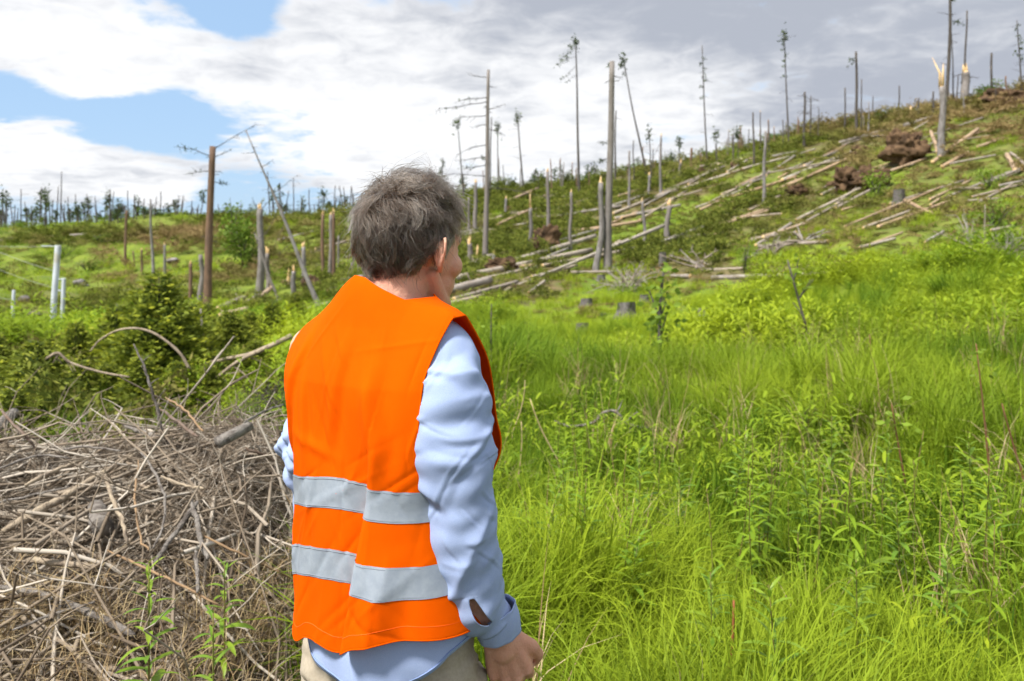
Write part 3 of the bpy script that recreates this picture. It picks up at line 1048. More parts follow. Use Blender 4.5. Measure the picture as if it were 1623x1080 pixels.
    add_tube(mb, np.vstack([g[0], g[:1, 0]]) + np.array([0, 0, 0.006]), 0.0013, 5)
    sub(obj('hem', mb.me('hem', [M['stitch']])), shirt, man)

    # ---------------- sleeves
    def sleeve(cent, rad, name, seed, nf, amp, peaks, slit=None, ecc=None):
        g_ = np.random.default_rng(seed)
        cr = bez(np.column_stack([cent, rad]), 16)
        c, r_ = cr[:, :3], cr[:, 3]
        n = 120
        arc = np.concatenate([[0], np.cumsum(np.linalg.norm(np.diff(c, axis=0), axis=1))])
        tt = np.linspace(0, arc[-1], 210)
        c = np.stack([np.interp(tt, arc, c[:, k]) for k in range(3)], -1)
        r_ = np.interp(tt, arc, r_)
        tan = np.gradient(c, axis=0)
        for _ in range(6):
            tan[1:-1] = (tan[:-2] + tan[1:-1] * 2 + tan[2:]) / 4
        tan /= np.linalg.norm(tan, axis=1, keepdims=True)
        ex = np.array([1.0, 0, 0])                  # points right in the picture
        a = ex - tan * (tan @ ex)[:, None]
        a /= np.linalg.norm(a, axis=1, keepdims=True)
        b = np.cross(a, tan)                         # roughly towards or away from the viewer
        th = np.linspace(0, 2 * np.pi, n, endpoint=False)
        D = folds(tt[:, None], th[None], g_, nf, 0.03, tt[-1] - 0.03, amp, 0.0150, (0.6, 1.5), peaks)
        D += folds(tt[:, None], th[None], g_, 60, 0.03, tt[-1] - 0.03, 0.0026, 0.0045, (0.25, 0.8), peaks)
        wv = Wave(seed + 1, 2, 8, 2)
        D += 0.0030 * wv(tt[:, None] * 22 + 0 * th[None], np.cos(th)[None] * 1.5 + 0 * tt[:, None]) + 0.0015 * wv(tt[:, None] * 60, np.sin(th)[None] * 3 + 0 * tt[:, None])
        win = smst(tt, 0.02, 0.13)[:, None] * smst(tt[-1] - tt, 0, 0.02)[:, None]
        rr = r_[:, None] + D * win
        TH = np.broadcast_to(th, rr.shape).copy()
        q = ringquads(len(tt), n)
        if slit is not None:
            t0, t1, ang, hw, skew = slit
            tn = (tt - t0) / (t1 - t0)
            shape = np.sqrt(np.clip(4 * tn * (1 - tn), 0, 1)) * ((tn > 0) & (tn < 1))
            jc = int(round((ang % (2 * np.pi)) / (2 * np.pi) * n))
            da = (th - (jc + 0.5) * 2 * np.pi / n + np.pi) % (2 * np.pi) - np.pi
            TH = TH + (np.sign(da) * np.exp(-np.abs(da) / 0.45))[None] * (hw * shape)[:, None] + skew * np.clip(tn - 0.5, -0.5, 0.5)[:, None] * np.exp(-(da / 0.9) ** 2)[None] * (shape > 0)[:, None]
            rr = rr + 0.006 * shape[:, None] * np.exp(-np.abs(da) / 0.25)[None]
            qi, qj = q[:, 0] // n, q[:, 0] % n
            q = q[~((qj == jc) & (shape[qi] > 0))]
        v = c[:, None] + rr[..., None] * (np.cos(TH)[..., None] * a[:, None] + np.sin(TH)[..., None] * b[:, None])
        me = mesh('sleeve', v, q, M['sh_m'])
        o = sub(obj('sleeve', me), shirt, man)
        o.modifiers.new('cloth', 'SOLIDIFY').thickness = 0.0011
        return c, r_, tt, a, b, v, th
    px = [(672, 512, 1.455, .030), (690, 540, 1.437, .050), (702, 568, 1.42, .060), (709, 604, 1.405, .0650), (713, 645, 1.388, .0675), (715, 690, 1.378, .0695), (717, 728, 1.372, .0710),
          (722, 766, 1.366, .0630), (726, 796, 1.366, .0585), (730, 836, 1.37, .0615), (737, 872, 1.378, .0595), (745, 905, 1.385, .0580), (749, 932, 1.392, .0600), (757, 956, 1.40, .0555), (774, 974, 1.408, .0410), (783, 985, 1.412, .0365)]
    cent = np.array([P(u, v, d) for (u, v, d, r_) in px])
    rad = np.array([q_[3] for q_ in px])
    c, r_, tt, a, b, v, th = sleeve(cent, rad, 'sleeve', 5, 17, 0.0085, [(0.235, 0.03), (0.30, 0.03), (0.36, 0.03), (0.12, 0.04)], slit=(tt_a(cent, 0.82), tt_a(cent, 0.945), SLIT_ANG, 0.13, 0.35))
    # rolled placket edge and cuff
    def cuff(c0, c1, r0, r1, name, btn):
        ax = (c1 - c0) / np.linalg.norm(c1 - c0)
        ex = np.array([1.0, 0, 0])
        a_ = ex - ax * (ax @ ex)
        a_ /= np.linalg.norm(a_)
        b_ = np.cross(a_, ax)
        n = 72
        th_ = np.linspace(0, 2 * np.pi, n, endpoint=False)
        rows = []
        for k in range(14):
            f = k / 13
            rr = r0 + (r1 - r0) * f + 0.0012 * np.sin(3 * th_ + 1) + 0.0009 * np.sin(9 * th_ + 4 * f) + (0.0018 if k in (0, 13) else 0.003 * math.sin(math.pi * f))
            cc = c0 + (c1 - c0) * f
            rows.append(cc + rr[:, None] * (np.cos(th_)[:, None] * a_ + np.sin(th_)[:, None] * b_ * 0.9))
        g_ = np.array(rows)
        o = sub(obj('cuff', mesh('cuff', g_, ringquads(14, n), M['sh_m'])), shirt, man)
        o.modifiers.new('cloth', 'SOLIDIFY').thickness = 0.0022
        for k in (1, 12):
            mb = MB()
            add_tube(mb, np.vstack([g_[k], g_[k, :1]]) , 0.0007, 4)
            sub(obj('stitch_line', mb.me('stitch_line', [M['stitch']])), shirt, man)
        if btn is not None:
            bp = c0 + (c1 - c0) * 0.5
            dirn = math.cos(btn) * a_ + math.sin(btn) * b_ * 0.9
            bp = bp + dirn * ((r0 + r1) / 2 + 0.0042)
            nb = dirn / np.linalg.norm(dirn)
            mb = MB()
            add_tube(mb, [bp - nb * 0.0012, bp + nb * 0.0006, bp + nb * 0.0014], [0.0052, 0.0055, 0.0042], 16)
            sub(obj('button', mb.me('button', [M['bone']])), shirt, man)
    cuff(P(780, 963, 1.410), P(791, 1003, 1.422), 0.0375, 0.0365, 'cuff', BTN_ANG)
    lp = [(540, 520, 1.63, .030), (527, 560, 1.64, .045), (518, 610, 1.645, .060), (509, 660, 1.65, .066), (503, 705, 1.655, .067), (500, 745, 1.655, .066), (501, 778, 1.655, .052), (503, 815, 1.66, .052), (512, 860, 1.67, .052), (535, 910, 1.70, .048), (570, 950, 1.735, .037)]
    lc = np.array([P(u, v_, d) for (u, v_, d, r__) in lp])
    sleeve(lc, np.array([q_[3] for q_ in lp]), 'sleeve', 9, 30, 0.009, [(0.30, 0.03), (0.25, 0.03)])
    cuff(P(566, 945, 1.73), P(585, 970, 1.75), 0.038, 0.035, 'cuff', None)

    # ---------------- trousers and boots
    mb = MB()
    BM = np.stack([M['rv'], M['fv'], M['up']], -1)
    mb.add(*ball(L(0.047, 0.0, 0.93), (0.172, 0.122, 0.20), 32, 20, BM))
    mb.add(*ball(L(-0.025, -0.045, 0.85), (0.09, 0.085, 0.12), 24, 16, BM))
    mb.add(*ball(L(0.12, -0.045, 0.85), (0.09, 0.085, 0.12), 24, 16, BM))
    for s_ in (-1, 1):
        cone(mb, L(0.047 + 0.090 * s_, -0.005, 0.86), 0.102, L(0.047 + 0.098 * s_, 0.012, 0.47), 0.080, 24)
        cone(mb, L(0.047 + 0.098 * s_, 0.012, 0.47), 0.080, L(0.047 + 0.105 * s_, -0.015, 0.10), 0.072, 24)
    tr = fuse(mb, 'trousers', 0.009, [M['khaki']], 6)
    vv = np.empty(len(tr.data.vertices) * 3, np.float32)
    tr.data.vertices.foreach_get('co', vv)
    vv = vv.reshape(-1, 3)
    nn = np.empty(len(vv) * 3, np.float32)
    tr.data.vertices.foreach_get('normal', nn)
    nn = nn.reshape(-1, 3)
    wv = Wave(77, 3, 10, 3)
    k1 = wv(vv[:, 0] * 16, vv[:, 1] * 16, vv[:, 2] * 26)
    vv += nn * (0.0055 * (1 - np.abs(k1)) + 0.002 * wv(vv[:, 0] * 40, vv[:, 1] * 40, vv[:, 2] * 70))[:, None]
    tr.data.vertices.foreach_set('co', vv.ravel())
    child(tr, man)
    for s_ in (-1, 1):
        mb = MB()
        cone(mb, L(0.047 + 0.105 * s_, -0.03, 0.07), 0.048, L(0.047 + 0.12 * s_, 0.14, 0.042), 0.04, 20)
        cone(mb, L(0.047 + 0.105 * s_, -0.03, 0.13), 0.05, L(0.047 + 0.105 * s_, -0.03, 0.07), 0.05, 20)
        bt = fuse(mb, 'boot', 0.008, [M['boot_m']], 4)
        child(bt, man)


def tt_a(cent, f):
    cr = bez(cent, 16)
    return f * np.linalg.norm(np.diff(cr, axis=0), axis=1).sum()


SLIT_ANG, BTN_ANG = -1.38, -2.0
if not ONLY or 'man' in ONLY:
    build_clothes(build_man())
# ------------------------------------------------------------------ shared pieces for the hillside
def tmat(name, lo, hi, rough=0.8, trans=0.0, spec=0.2, rnd=None, tint=None, mid=None, bump=0.0):
    """material whose colour runs from lo to hi with the mesh's own 'tone' value"""
    m = bpy.data.materials.new(name)
    m.use_nodes = True
    t = NT(m.node_tree)
    t.n.clear()
    out = t.new('ShaderNodeOutputMaterial')
    bs = t.new('ShaderNodeBsdfPrincipled')
    at = t.new('ShaderNodeAttribute', attribute_name='tone')
    c = t.mix(at.outputs['Fac'], lo, hi)
    if mid is not None:
        c = t.mix(t.ramp(at.outputs['Fac'], 0.0, 0.5), lo, mid)
        c = t.mix(t.ramp(at.outputs['Fac'], 0.5, 1.0), c, hi)
    if rnd is not None:
        oi = t.new('ShaderNodeObjectInfo')
        c = t.mix(t.math('MULTIPLY', oi.outputs['Random'], rnd[3]), c, rnd[:3])
    if tint is not None:
        ti = t.new('ShaderNodeAttribute', attribute_type='INSTANCER', attribute_name='tint')
        c = t.mix(ti.outputs['Fac'], c, tint)
    t.put(bs.inputs['Base Color'], c)
    bs.inputs['Roughness'].default_value = rough
    bs.inputs['Specular IOR Level'].default_value = spec
    if bump:
        bp = t.new('ShaderNodeBump')
        bp.inputs['Strength'].default_value = bump
        bp.inputs['Distance'].default_value = 0.01
        tcn = t.new('ShaderNodeTexCoord')
        t.put(bp.inputs['Height'], t.noise(tcn.outputs['Object'], 60.0, 4.0, 0.6))
        t.put(bs.inputs['Normal'], bp.outputs[0])
    sh = bs.outputs[0]
    if trans:
        tr = t.new('ShaderNodeBsdfTranslucent')
        t.put(tr.inputs[0], c)
        mx = t.new('ShaderNodeMixShader', _0=trans)
        t.l.new(sh, mx.inputs[1])
        t.l.new(tr.outputs[0], mx.inputs[2])
        sh = mx.outputs[0]
    t.l.new(sh, out.inputs[0])
    return m


class TM:
    """triangles and quads with a tone per vertex"""
    def __init__(s):
        s.v, s.t, s.f3, s.f4, s.n = [], [], [], [], 0

    def add(s, v, f, tone):
        v = np.asarray(v, float).reshape(-1, 3)
        f = np.asarray(f, int)
        s.v.append(v)
        s.t.append(np.broadcast_to(np.asarray(tone, float), (len(v),)))
        (s.f4 if f.shape[1] == 4 else s.f3).append(f + s.n)
        s.n += len(v)

    def me(s, name, m, smooth=True):
        fs = []
        if s.f4:
            fs.append(np.concatenate(s.f4))
        if s.f3:
            fs.append(np.concatenate(s.f3))
        me = mesh(name, np.concatenate(s.v), fs, m, smooth)
        a = me.attributes.new('tone', 'FLOAT', 'POINT')
        a.data.foreach_set('value', np.concatenate(s.t).astype(np.float32))
        return me


def shards(tm, cen, size, rng, tone, flat=0.0, aspect=0.22, dirs=None, spread=1.0):
    """a thin pointed leaf or needle spray at every centre"""
    cen = np.asarray(cen, float)
    n = len(cen)
    if n == 0:
        return
    d = rng.standard_normal((n, 3)) * spread
    if dirs is not None:
        d = d * 0.6 + dirs
    d[:, 2] *= (1 - flat)
    d /= np.linalg.norm(d, axis=1, keepdims=True) + 1e-9
    e = rng.standard_normal((n, 3))
    s = np.cross(d, e)
    s /= np.linalg.norm(s, axis=1, keepdims=True) + 1e-9
    ln = np.broadcast_to(np.asarray(size, float), (n,)) * rng.uniform(0.6, 1.3, n)
    wd = ln * aspect
    a = cen
    b = cen + d * (ln * 0.45)[:, None] + s * wd[:, None]
    c = cen + d * ln[:, None]
    e2 = cen + d * (ln * 0.45)[:, None] - s * wd[:, None]
    v = np.stack([a, b, c, e2], 1).reshape(-1, 3)
    f = np.arange(n * 4).reshape(n, 4)
    tn = np.repeat(np.broadcast_to(np.asarray(tone, float), (n,)), 4)
    tm.add(v, f, tn)


m_bark_g = mat('grey_bark', (0.30, 0.285, 0.285), 0.92, var=(0.125, 0.115, 0.11), scale=9, spec=0.1, bump=1.0, bscale=26, stretch=(1, 1, 0.35), rnd=(0.19, 0.165, 0.15))
m_bark_b = mat('brown_bark', (0.20, 0.125, 0.085), 0.92, var=(0.125, 0.085, 0.065), scale=7, spec=0.1, bump=1.0, bscale=26, stretch=(1, 1, 0.3))
m_bark_d = mat('dark_bark', (0.11, 0.10, 0.09), 0.95, var=(0.065, 0.055, 0.05), scale=7, spec=0.1)
m_wood = mat('split_wood', (0.62, 0.40, 0.18), 0.85, var=(0.72, 0.53, 0.30), scale=14, spec=0.1, stretch=(1, 1, 0.15))
m_log_p = mat('peeled_log', (0.43, 0.385, 0.33), 0.9, var=(0.27, 0.235, 0.20), scale=7, spec=0.1, bump=0.9, bscale=22, rnd=(0.33, 0.27, 0.21), third=(0.17, 0.145, 0.12))
m_log_g = mat('weathered_log', (0.33, 0.31, 0.29), 0.92, var=(0.19, 0.165, 0.145), scale=5, spec=0.1, bump=0.8, bscale=18, rnd=(0.27, 0.22, 0.18))
m_log_t = mat('fresh_log', (0.40, 0.28, 0.175), 0.9, var=(0.27, 0.185, 0.12), scale=7, spec=0.1, bump=0.8, bscale=22, rnd=(0.34, 0.255, 0.18), third=(0.17, 0.12, 0.085))
m_soil = mat('torn_soil', (0.06, 0.038, 0.024), 0.97, var=(0.15, 0.095, 0.055), scale=3, spec=0.05, bump=1.5, bscale=9, third=(0.045, 0.03, 0.02))
m_needle = tmat('spruce_needles', (0.022, 0.040, 0.018), (0.10, 0.135, 0.04), 0.8, trans=0.2)
m_twig = tmat('dead_twigs', (0.10, 0.08, 0.065), (0.34, 0.31, 0.28), 0.9)

BARK = dict(g=m_bark_g, b=m_bark_b, d=m_bark_d, w=m_wood)
LOGM = dict(p=m_log_p, g=m_log_g, t=m_log_t, b=m_bark_b)


def trunk_mesh(name, b, t, rb, rt, m, rng, n=12, k=12, flare=0.35, wob=0.45, top_cap=True):
    b, t = np.asarray(b, float), np.asarray(t, float)
    f = np.linspace(0, 1, k) ** 1.15
    ax = t - b
    L_ = np.linalg.norm(ax)
    pts = b + f[:, None] * ax
    w_ = wob * rb * (np.sin(f * 7 + rng.uniform(0, 6))[:, None] * rng.standard_normal(3) * 0.5 + np.sin(f * 3.1 + rng.uniform(0, 6))[:, None] * rng.standard_normal(3))
    w_[:, 2] = 0
    pts = pts + w_ * np.sin(np.pi * f)[:, None]
    r_ = rb + (rt - rb) * f ** 0.8 + flare * rb * np.exp(-f * L_ / (rb * 3.5))
    mb = MB()
    add_tube(mb, pts, r_, n, rng=rng, rough=0.035)
    return mb.me(name, [m]), pts, r_


def splinters(c, r_, h, rng, n=6):
    """torn wood standing up from a broken trunk"""
    mb = MB()
    for i in range(n):
        a = rng.uniform(0, 6.28)
        q = c + np.array([math.cos(a), math.sin(a), 0]) * r_ * rng.uniform(0.1, 0.72)
        hh = h * rng.uniform(0.25, 1.0)
        lean = rng.standard_normal(3) * 0.10 * hh
        lean[2] = 0
        w_ = r_ * rng.uniform(0.25, 0.5)
        add_tube(mb, [q - np.array([0, 0, r_ * 0.7]), q + [0, 0, hh * 0.45], q + lean + [0, 0, hh]], [w_, w_ * 0.8, w_ * 0.12], 5)
    mb.add(*ball(c - np.array([0, 0, r_ * 0.45]), (r_ * 0.93, r_ * 0.93, r_ * 0.75), 10, 6))
    return mb.me('broken_top', [m_wood], False)


def limb(p, d, ln, r_, rng, droop=0.25, k=6):
    pts = [np.asarray(p, float)]
    d = np.asarray(d, float) / np.linalg.norm(d)
    for i in range(k):
        d = d + np.array([0, 0, -droop / k]) + rng.standard_normal(3) * 0.10
        d /= np.linalg.norm(d)
        pts.append(pts[-1] + d * ln / k)
    return np.array(pts)


trees = []


def snag(ut, vt, ub, vb, wt, wb, style, label, bark='g', seed=0, limbs=None, name='snag', group=None, base=None, nran=0, cat='dead tree', droop=0.2):
    """a standing tree given by its top and foot in the photo; its distance comes from where the foot meets the ground"""
    rng = np.random.default_rng(int(ut * 7 + vt * 13 + seed))
    b = hit(ub, vb) if base is None else base
    d = b[1]
    s = d / F
    t = P(ut, vt, d)
    t[1] += (t[2] - b[2]) * rng.uniform(-0.05, 0.05)
    root = empty(name, tuple(b))
    tag(root, label, cat, group)
    foot = b - np.array([0, 0, 0.35])
    me, pts, rr = trunk_mesh('trunk', foot, t, max(wb, 1.2) / 2 * s, max(wt, 0.8) / 2 * s, BARK[bark], rng, k=10 if wb < 4 else 14, n=8 if wb < 4 else 14)
    obj('trunk', me, root)
    Hh = t[2] - b[2]
    rt = max(wt, 0.8) / 2 * s
    if 'p' in style:
        obj('broken_top', splinters(t, rt, rt * rng.uniform(2.5, 4.5), rng), root)
    if 'l' in style:
        obj('broken_top', splinters(t, rt, rt * 11, rng, 4), root)

    def at(f):
        i = np.clip(np.searchsorted(pts[:, 2], foot[2] + f * (t[2] - foot[2])), 1, len(pts) - 1)
        return pts[i] * 0.5 + pts[i - 1] * 0.5, rr[i]
    lst = list(limbs or [])
    if wb >= 5.5 and bark in 'gb':          # stubs of broken side branches
        for _ in range(7):
            lst.append((rng.uniform(0.2, 0.95), rng.choice([-1, 1]) * rng.uniform(wb * 0.6, wb * 1.3), rng.uniform(-2, 3), 0))
    for _ in range(nran):
        f = rng.uniform(0.3, 0.97)
        lst.append((f, rng.choice([-1, 1]) * rng.uniform(4, 16), rng.uniform(-6, 6), 0))
    for (f, du, dv, tuft) in lst:
        p0 = foot + f * (t - foot)
        ln = math.hypot(du, dv) * s
        dy = rng.uniform(-0.5, 0.5) * ln
        e = np.array([du * s, dy, -dv * s])
        lp = limb(p0, e, np.linalg.norm(e), 0.01, rng, droop)
        mb = MB()
        r0 = max(0.35 * s, min(rr.mean() * 0.22, 0.9 * s))
        add_tube(mb, lp, np.linspace(r0, r0 * 0.3, len(lp)), 5)
        if ln > 8 * s:
            for _ in range(int(min(7, 1 + ln / s / 8))):
                q = lp[rng.integers(2, len(lp))]
                tw = limb(q, e / ln + rng.standard_normal(3) * 0.9, ln * rng.uniform(0.12, 0.32), 0.01, rng, 0.5, 3)
                add_tube(mb, tw, np.linspace(r0 * 0.45, r0 * 0.2, len(tw)), 4)
        br = obj('branch', mb.me('branch', [m_bark_d]), root)
        if tuft:
            tm = TM()
            n = int(26 * tuft)
            q = lp[rng.integers(len(lp) // 2, len(lp), n)] + rng.standard_normal((n, 3)) * 1.9 * s * min(tuft, 2) * np.array([1, 1, 0.8])
            shards(tm, q, 4.2 * s, rng, rng.random(n))
            f_ = obj('needles', tm.me('needles', m_needle), root)
            f_.parent = br
            f_.matrix_parent_inverse = br.matrix_parent_inverse.copy()
            f_.matrix_parent_inverse = Matrix.Identity(4)
    if 't' in style or 's' in style:
        tm = TM()
        if 't' in style:           # a live tuft at the very top
            n = 70
            q = t + rng.standard_normal((n, 3)) * np.array([2.6, 2.6, 6.0]) * s + np.array([0, 0, -6 * s])
            shards(tm, q, 5.0 * s, rng, rng.random(n), flat=0.2)
        if 's' in style:           # thin clumps hanging down the stem
            for f in np.arange(0.55, 1.0, 0.045):
                if rng.random() < 0.75:
                    p0 = foot + f * (t - foot)
                    w_ = (1.05 - f) * 18 + 2
                    sd = rng.choice([-1, 1])
                    n = 14
                    q = p0 + np.stack([sd * rng.uniform(0, w_, n), rng.uniform(-w_, w_, n) * 0.6, -np.abs(rng.normal(0, 2.2, n)) - 0.15 * w_], -1) * s * 0.8
                    shards(tm, q, 4.0 * s, rng, rng.random(n))
        if tm.n:
            obj('crown', tm.me('crown', m_needle), root)
    trees.append((root, ub, d))
    return root


if not ONLY or 'forest' in ONLY:
    S = snag
    # --- left of the man
    S(336, 232, 328, 497, 9.5, 13, '', 'tall brown snapped trunk with bright stripped side above the young spruces', 'b',
      limbs=[(0.94, -52, -22, 1.2), (0.86, -40, 3, 0.6), (0.93, 32, -12, 0.4), (0.80, 22, 4, 0.8), (0.98, 60, -38, 0)])
    S(388, 205, 514, 488, 1.6, 9, '', 'long bare dead trunk leaning steeply over to the left', 'g',
      limbs=[(0.80, 26, -6, 0), (0.66, 50, -28, 0), (0.58, -16, 60, 0), (0.50, -14, 34, 0), (0.40, -26, 22, 0), (0.88, -18, 4, 0)], droop=0.0)
    S(404, 371, 447, 477, 2, 4.5, '', 'thin bare pole leaning left beside the thick grey trunk', 'g')
    S(413, 331, 411, 467, 9, 12.5, 'p', 'thickest grey broken trunk behind the thin leaning pole', 'g', limbs=[(0.97, 16, -18, 0), (0.95, -12, -22, 0)])
    S(423, 402, 424, 462, 6, 8, 'p', 'short grey snag with pale splintered tip touching the thickest trunk', 'g')
    S(511, 340, 511, 441, 4.5, 6, 'p', 'slim brown snag with pale tip just left of a twin pair', 'b')
    S(524, 340, 524, 446, 5, 7.5, 'p', 'thicker trunk of the pale tipped pair nearest the man', 'g')
    S(530, 338, 529, 446, 4, 5.5, 'p', 'narrow trunk with split pale top fused beside its thicker twin', 'b')
    S(537, 374, 537, 426, 3, 4, '', 'small grey snag between the twin pair and the head', 'g')
    S(481, 392, 481, 446, 6, 8, 'p', 'grey snag crossed by the long leaning trunk', 'g')
    S(558, 416, 558, 440, 4, 6, '', 'stubby grey post close to the man left ear side', 'g')
    S(458, 430, 458, 452, 4, 5, 'p', 'short shattered stump of pale splinters left of the leaning trunk', 'w')
    S(466, 430, 464, 470, 6, 9, 'p', 'broken stump with two torn pale horns above the log pile', 'g')
    S(301, 418, 302, 474, 5, 6.5, 'p', 'slender snag with pale tip left of the grey post', 'b')
    S(319, 404, 319, 482, 6.5, 8.5, '', 'plain grey post right behind the tall brown trunk', 'g')
    S(241, 316, 244, 436, 2.5, 5.5, '', 'tall thin grey snag pointed at the top on the green slope', 'g')
    S(202, 334, 199, 421, 3.5, 4.5, '', 'thin brown snag on the green slope with dark top', 'b')
    S(211, 398, 213, 426, 2, 3, '', 'shortest faint stick on the green slope', 'b')
    S(225, 396, 225, 437, 2.8, 4.5, 'p', 'short brown snag between two grey ones on the slope', 'b')
    S(262, 388, 261, 438, 3.5, 4.5, 'p', 'short snag with yellow torn tip on the green slope', 'g')
    S(131, 484, 131, 499, 5, 6, 'p', 'tiny stump with orange torn top among the left shrubs', 'b')
    # --- right of the head, middle distance
    S(774, 110, 769, 413, 4.5, 9.5, '', 'tall branchy snag beside the man head, limbs reaching left', 'g',
      limbs=[(0.96, -30, -10, 0), (0.86, -42, 4, 0.9), (0.84, -75, 20, 1.0), (0.80, 28, -4, 0), (0.77, -50, 6, 0), (0.72, -26, 4, 0), (0.70, 30, 8, 0), (0.62, -48, 10, 0), (0.56, -52, 4, 0),
             (0.54, -8, -6, 0.8), (0.46, -60, 10, 0), (0.42, 22, 4, 1.4), (0.40, 90, 26, 0), (0.52, -34, 14, 0.9)], droop=0.05)
    S(725, 190, 736, 322, 1, 3, 't', 'faint thin leaning stem right next to the forehead', 'd')
    S(779, 185, 777, 318, 1.6, 3, '', 'thin bare stem close behind the tall branchy snag', 'd')
    S(789, 196, 789, 316, 1.2, 2.4, 't', 'thin stem with a single small tuft near the branchy snag', 'd')
    S(820, 182, 831, 312, 1.4, 3.4, 't', 'thin tree with tufted top leaning left near the ridge', 'd', nran=6)
    S(754, 289, 754, 368, 5, 7, 'p', 'grey snag with pale tip left of the branchy one', 'g')
    S(743, 313, 743, 368, 3, 4.5, '', 'slimmer grey stick by the forehead', 'g')
    S(744, 386, 748, 421, 7, 10, 'p', 'stout short stump with pale top by the cheek', 'g')
    S(757, 392, 755, 420, 3, 5, 'p', 'narrow pale splinter stump beside the stout one', 'w')
    S(783, 403, 783, 421, 5, 6, 'p', 'low stump just behind the crossed logs', 'g')
    S(841, 330, 840, 396, 5, 7, 'pl', 'grey snag with large pale splinter left of the root plate', 'g')
    S(802, 315, 801, 348, 3.5, 4.5, 'p', 'little snag by the small far root plate', 'g')
    S(868, 272, 869, 393, 4.8, 7, 'p', 'grey snag standing right behind the big root plate', 'g')
    S(905, 305, 904, 397, 4, 6, 'p', 'slim grey snag between root plate and white snag', 'g')
    S(912, 62, 918, 309, 1.6, 5, 't', 'tallest slender pine with tufted windswept top', 'd',
      limbs=[(0.94, -22, 14, 1.8), (0.89, -24, 22, 1.2), (0.83, -24, 20, 0.5), (0.77, -20, 14, 0.3), (0.97, -10, 6, 1.6)], cat='tree', name='pine_tree')
    S(952, 290, 943, 433, 7.5, 10.5, 'p', 'pale whitish leaning snag in front of the knotty trunk', 'g', limbs=None)
    S(968, 101, 963, 431, 8, 13.5, '', 'tallest thick knotty grey trunk, broken flat at the top', 'g',
      limbs=[(0.99, -6, 2, 0.6), (0.62, -16, -8, 0.8), (0.56, -17, 3, 1.0), (0.50, -14, 8, 0.9), (0.42, -10, 4, 0.5), (0.72, -6, 2, 0), (0.34, -12, 6, 0.4), (0.80, 5, 1, 0)])
    S(976, 176, 975, 302, 2, 3.6, '', 'thin dark pole close behind the knotty trunk', 'd', nran=5)
    S(885, 373, 886, 397, 4, 5.5, 'p', 'small pale stump in the bright grass patch', 'g')
    S(998, 239, 997, 331, 3.2, 4.6, '', 'straight grey snag right of the knotty trunk', 'g', limbs=[(0.72, -8, 0, 0.8)])
    S(1004, 223, 1004, 290, 1.6, 2.4, '', 'very thin grey pole behind the straight snag', 'd')
    S(986, 93, 1026, 278, 1.3, 4, 't', 'tall thin tree leaning left with drooping tufted tip', 'd', limbs=[(0.98, -4, 12, 1.2), (0.9, -5, 10, 0.6)], cat='tree', name='spruce_tree')
    S(1048, 215, 1047, 309, 3, 5, 'p', 'dark topped snag holding a fallen stem', 'g', limbs=[(0.9, -18, 40, 0)])
    S(1028, 208, 1034, 290, 1.2, 2.4, 't', 'small tufted tree behind the leaning thin one', 'd', nran=4)
    S(1018, 319, 1021, 389, 4.4, 5.6, 'p', 'short snag with yellow tip above the long pale pole', 'g')
    S(1061, 326, 1059, 384, 7, 9, 'p', 'stout snag with orange torn top at the pale pole end', 'g')
    S(1029, 278, 1029, 305, 4, 4.5, 'p', 'stubby pale topped snag near the ridge', 'g')
    S(1076, 219, 1079, 282, 1.2, 3, 't', 'small tufted tree above a pale stump', 'd', nran=4)
    S(1079, 258, 1079, 284, 3.6, 5, 'p', 'pale stump under the small tufted tree', 'g')
    S(1096, 235, 1096, 268, 3.6, 4.6, '', 'dark stubby post on the ridge', 'b', nran=2)
    S(1111, 242, 1111, 268, 2.4, 3, '', 'small dark post beside the tall sparse tree', 'b')
    S(1113, 72, 1121, 265, 1.2, 3.2, 's', 'tall straight tree with sparse clumps down its stem', 'd', cat='tree', name='spruce_tree', nran=8)
    S(1135, 210, 1136, 262, 1, 1.8, 't', 'faint little tufted stem on the ridge', 'd')
    S(1162, 214, 1162, 252, 2.6, 3.4, '', 'short dark ridge snag with small side stubs', 'd', nran=3)
    S(1169, 204, 1170, 250, 0.9, 1.5, 't', 'hair thin stem with a dot of needles', 'd')
    S(1194, 178, 1195, 264, 2.4, 3.8, '', 'dark ridge snag behind the shorter pair', 'd')
    S(1213, 208, 1211, 323, 3.8, 6, '', 'bright grey snag in front of the ridge, brown tip', 'g')
    S(1219, 191, 1219, 242, 1.4, 2, '', 'thin ridge pole behind the bright grey snag', 'd')
    S(1241, 190, 1241, 236, 1.6, 2.2, '', 'thin short pole left of the tall dark topped tree', 'd')
    S(1244, 50, 1251, 234, 1.4, 3.4, 'ts', 'tall thin spruce with dense dark pointed top', 'd', cat='tree', name='spruce_tree', nran=6)
    S(1275, 146, 1275, 234, 3, 4.6, '', 'twiggy dark dead spruce, left of two', 'd', nran=16)
    S(1285, 152, 1284, 228, 1.6, 3, '', 'twiggy dead spruce, thinner right one of two', 'd', nran=16)
    S(1297, 170, 1297, 226, 1.2, 2, '', 'low thin stick right of the twiggy pair', 'd')
    S(1338, 140, 1338, 214, 2.2, 3, '', 'plain dark ridge pole left of the hooked snag', 'd')
    S(1359, 81, 1358, 217, 3.4, 5, '', 'dark ridge snag with hooked limb at its top', 'd', limbs=[(0.93, -16, 2, 0.8), (0.9, -14, 10, 0.3)])
    S(1365, 126, 1364, 217, 1.6, 2.4, '', 'thin stem touching the hooked snag', 'd')
    S(1425, 136, 1425, 192, 1.8, 2.4, '', 'lone thin bluish stick on the ridge', 'd')
    S(1444, 170, 1444, 188, 2, 2.6, 'p', 'tiny pale splinter on the ridge', 'w')
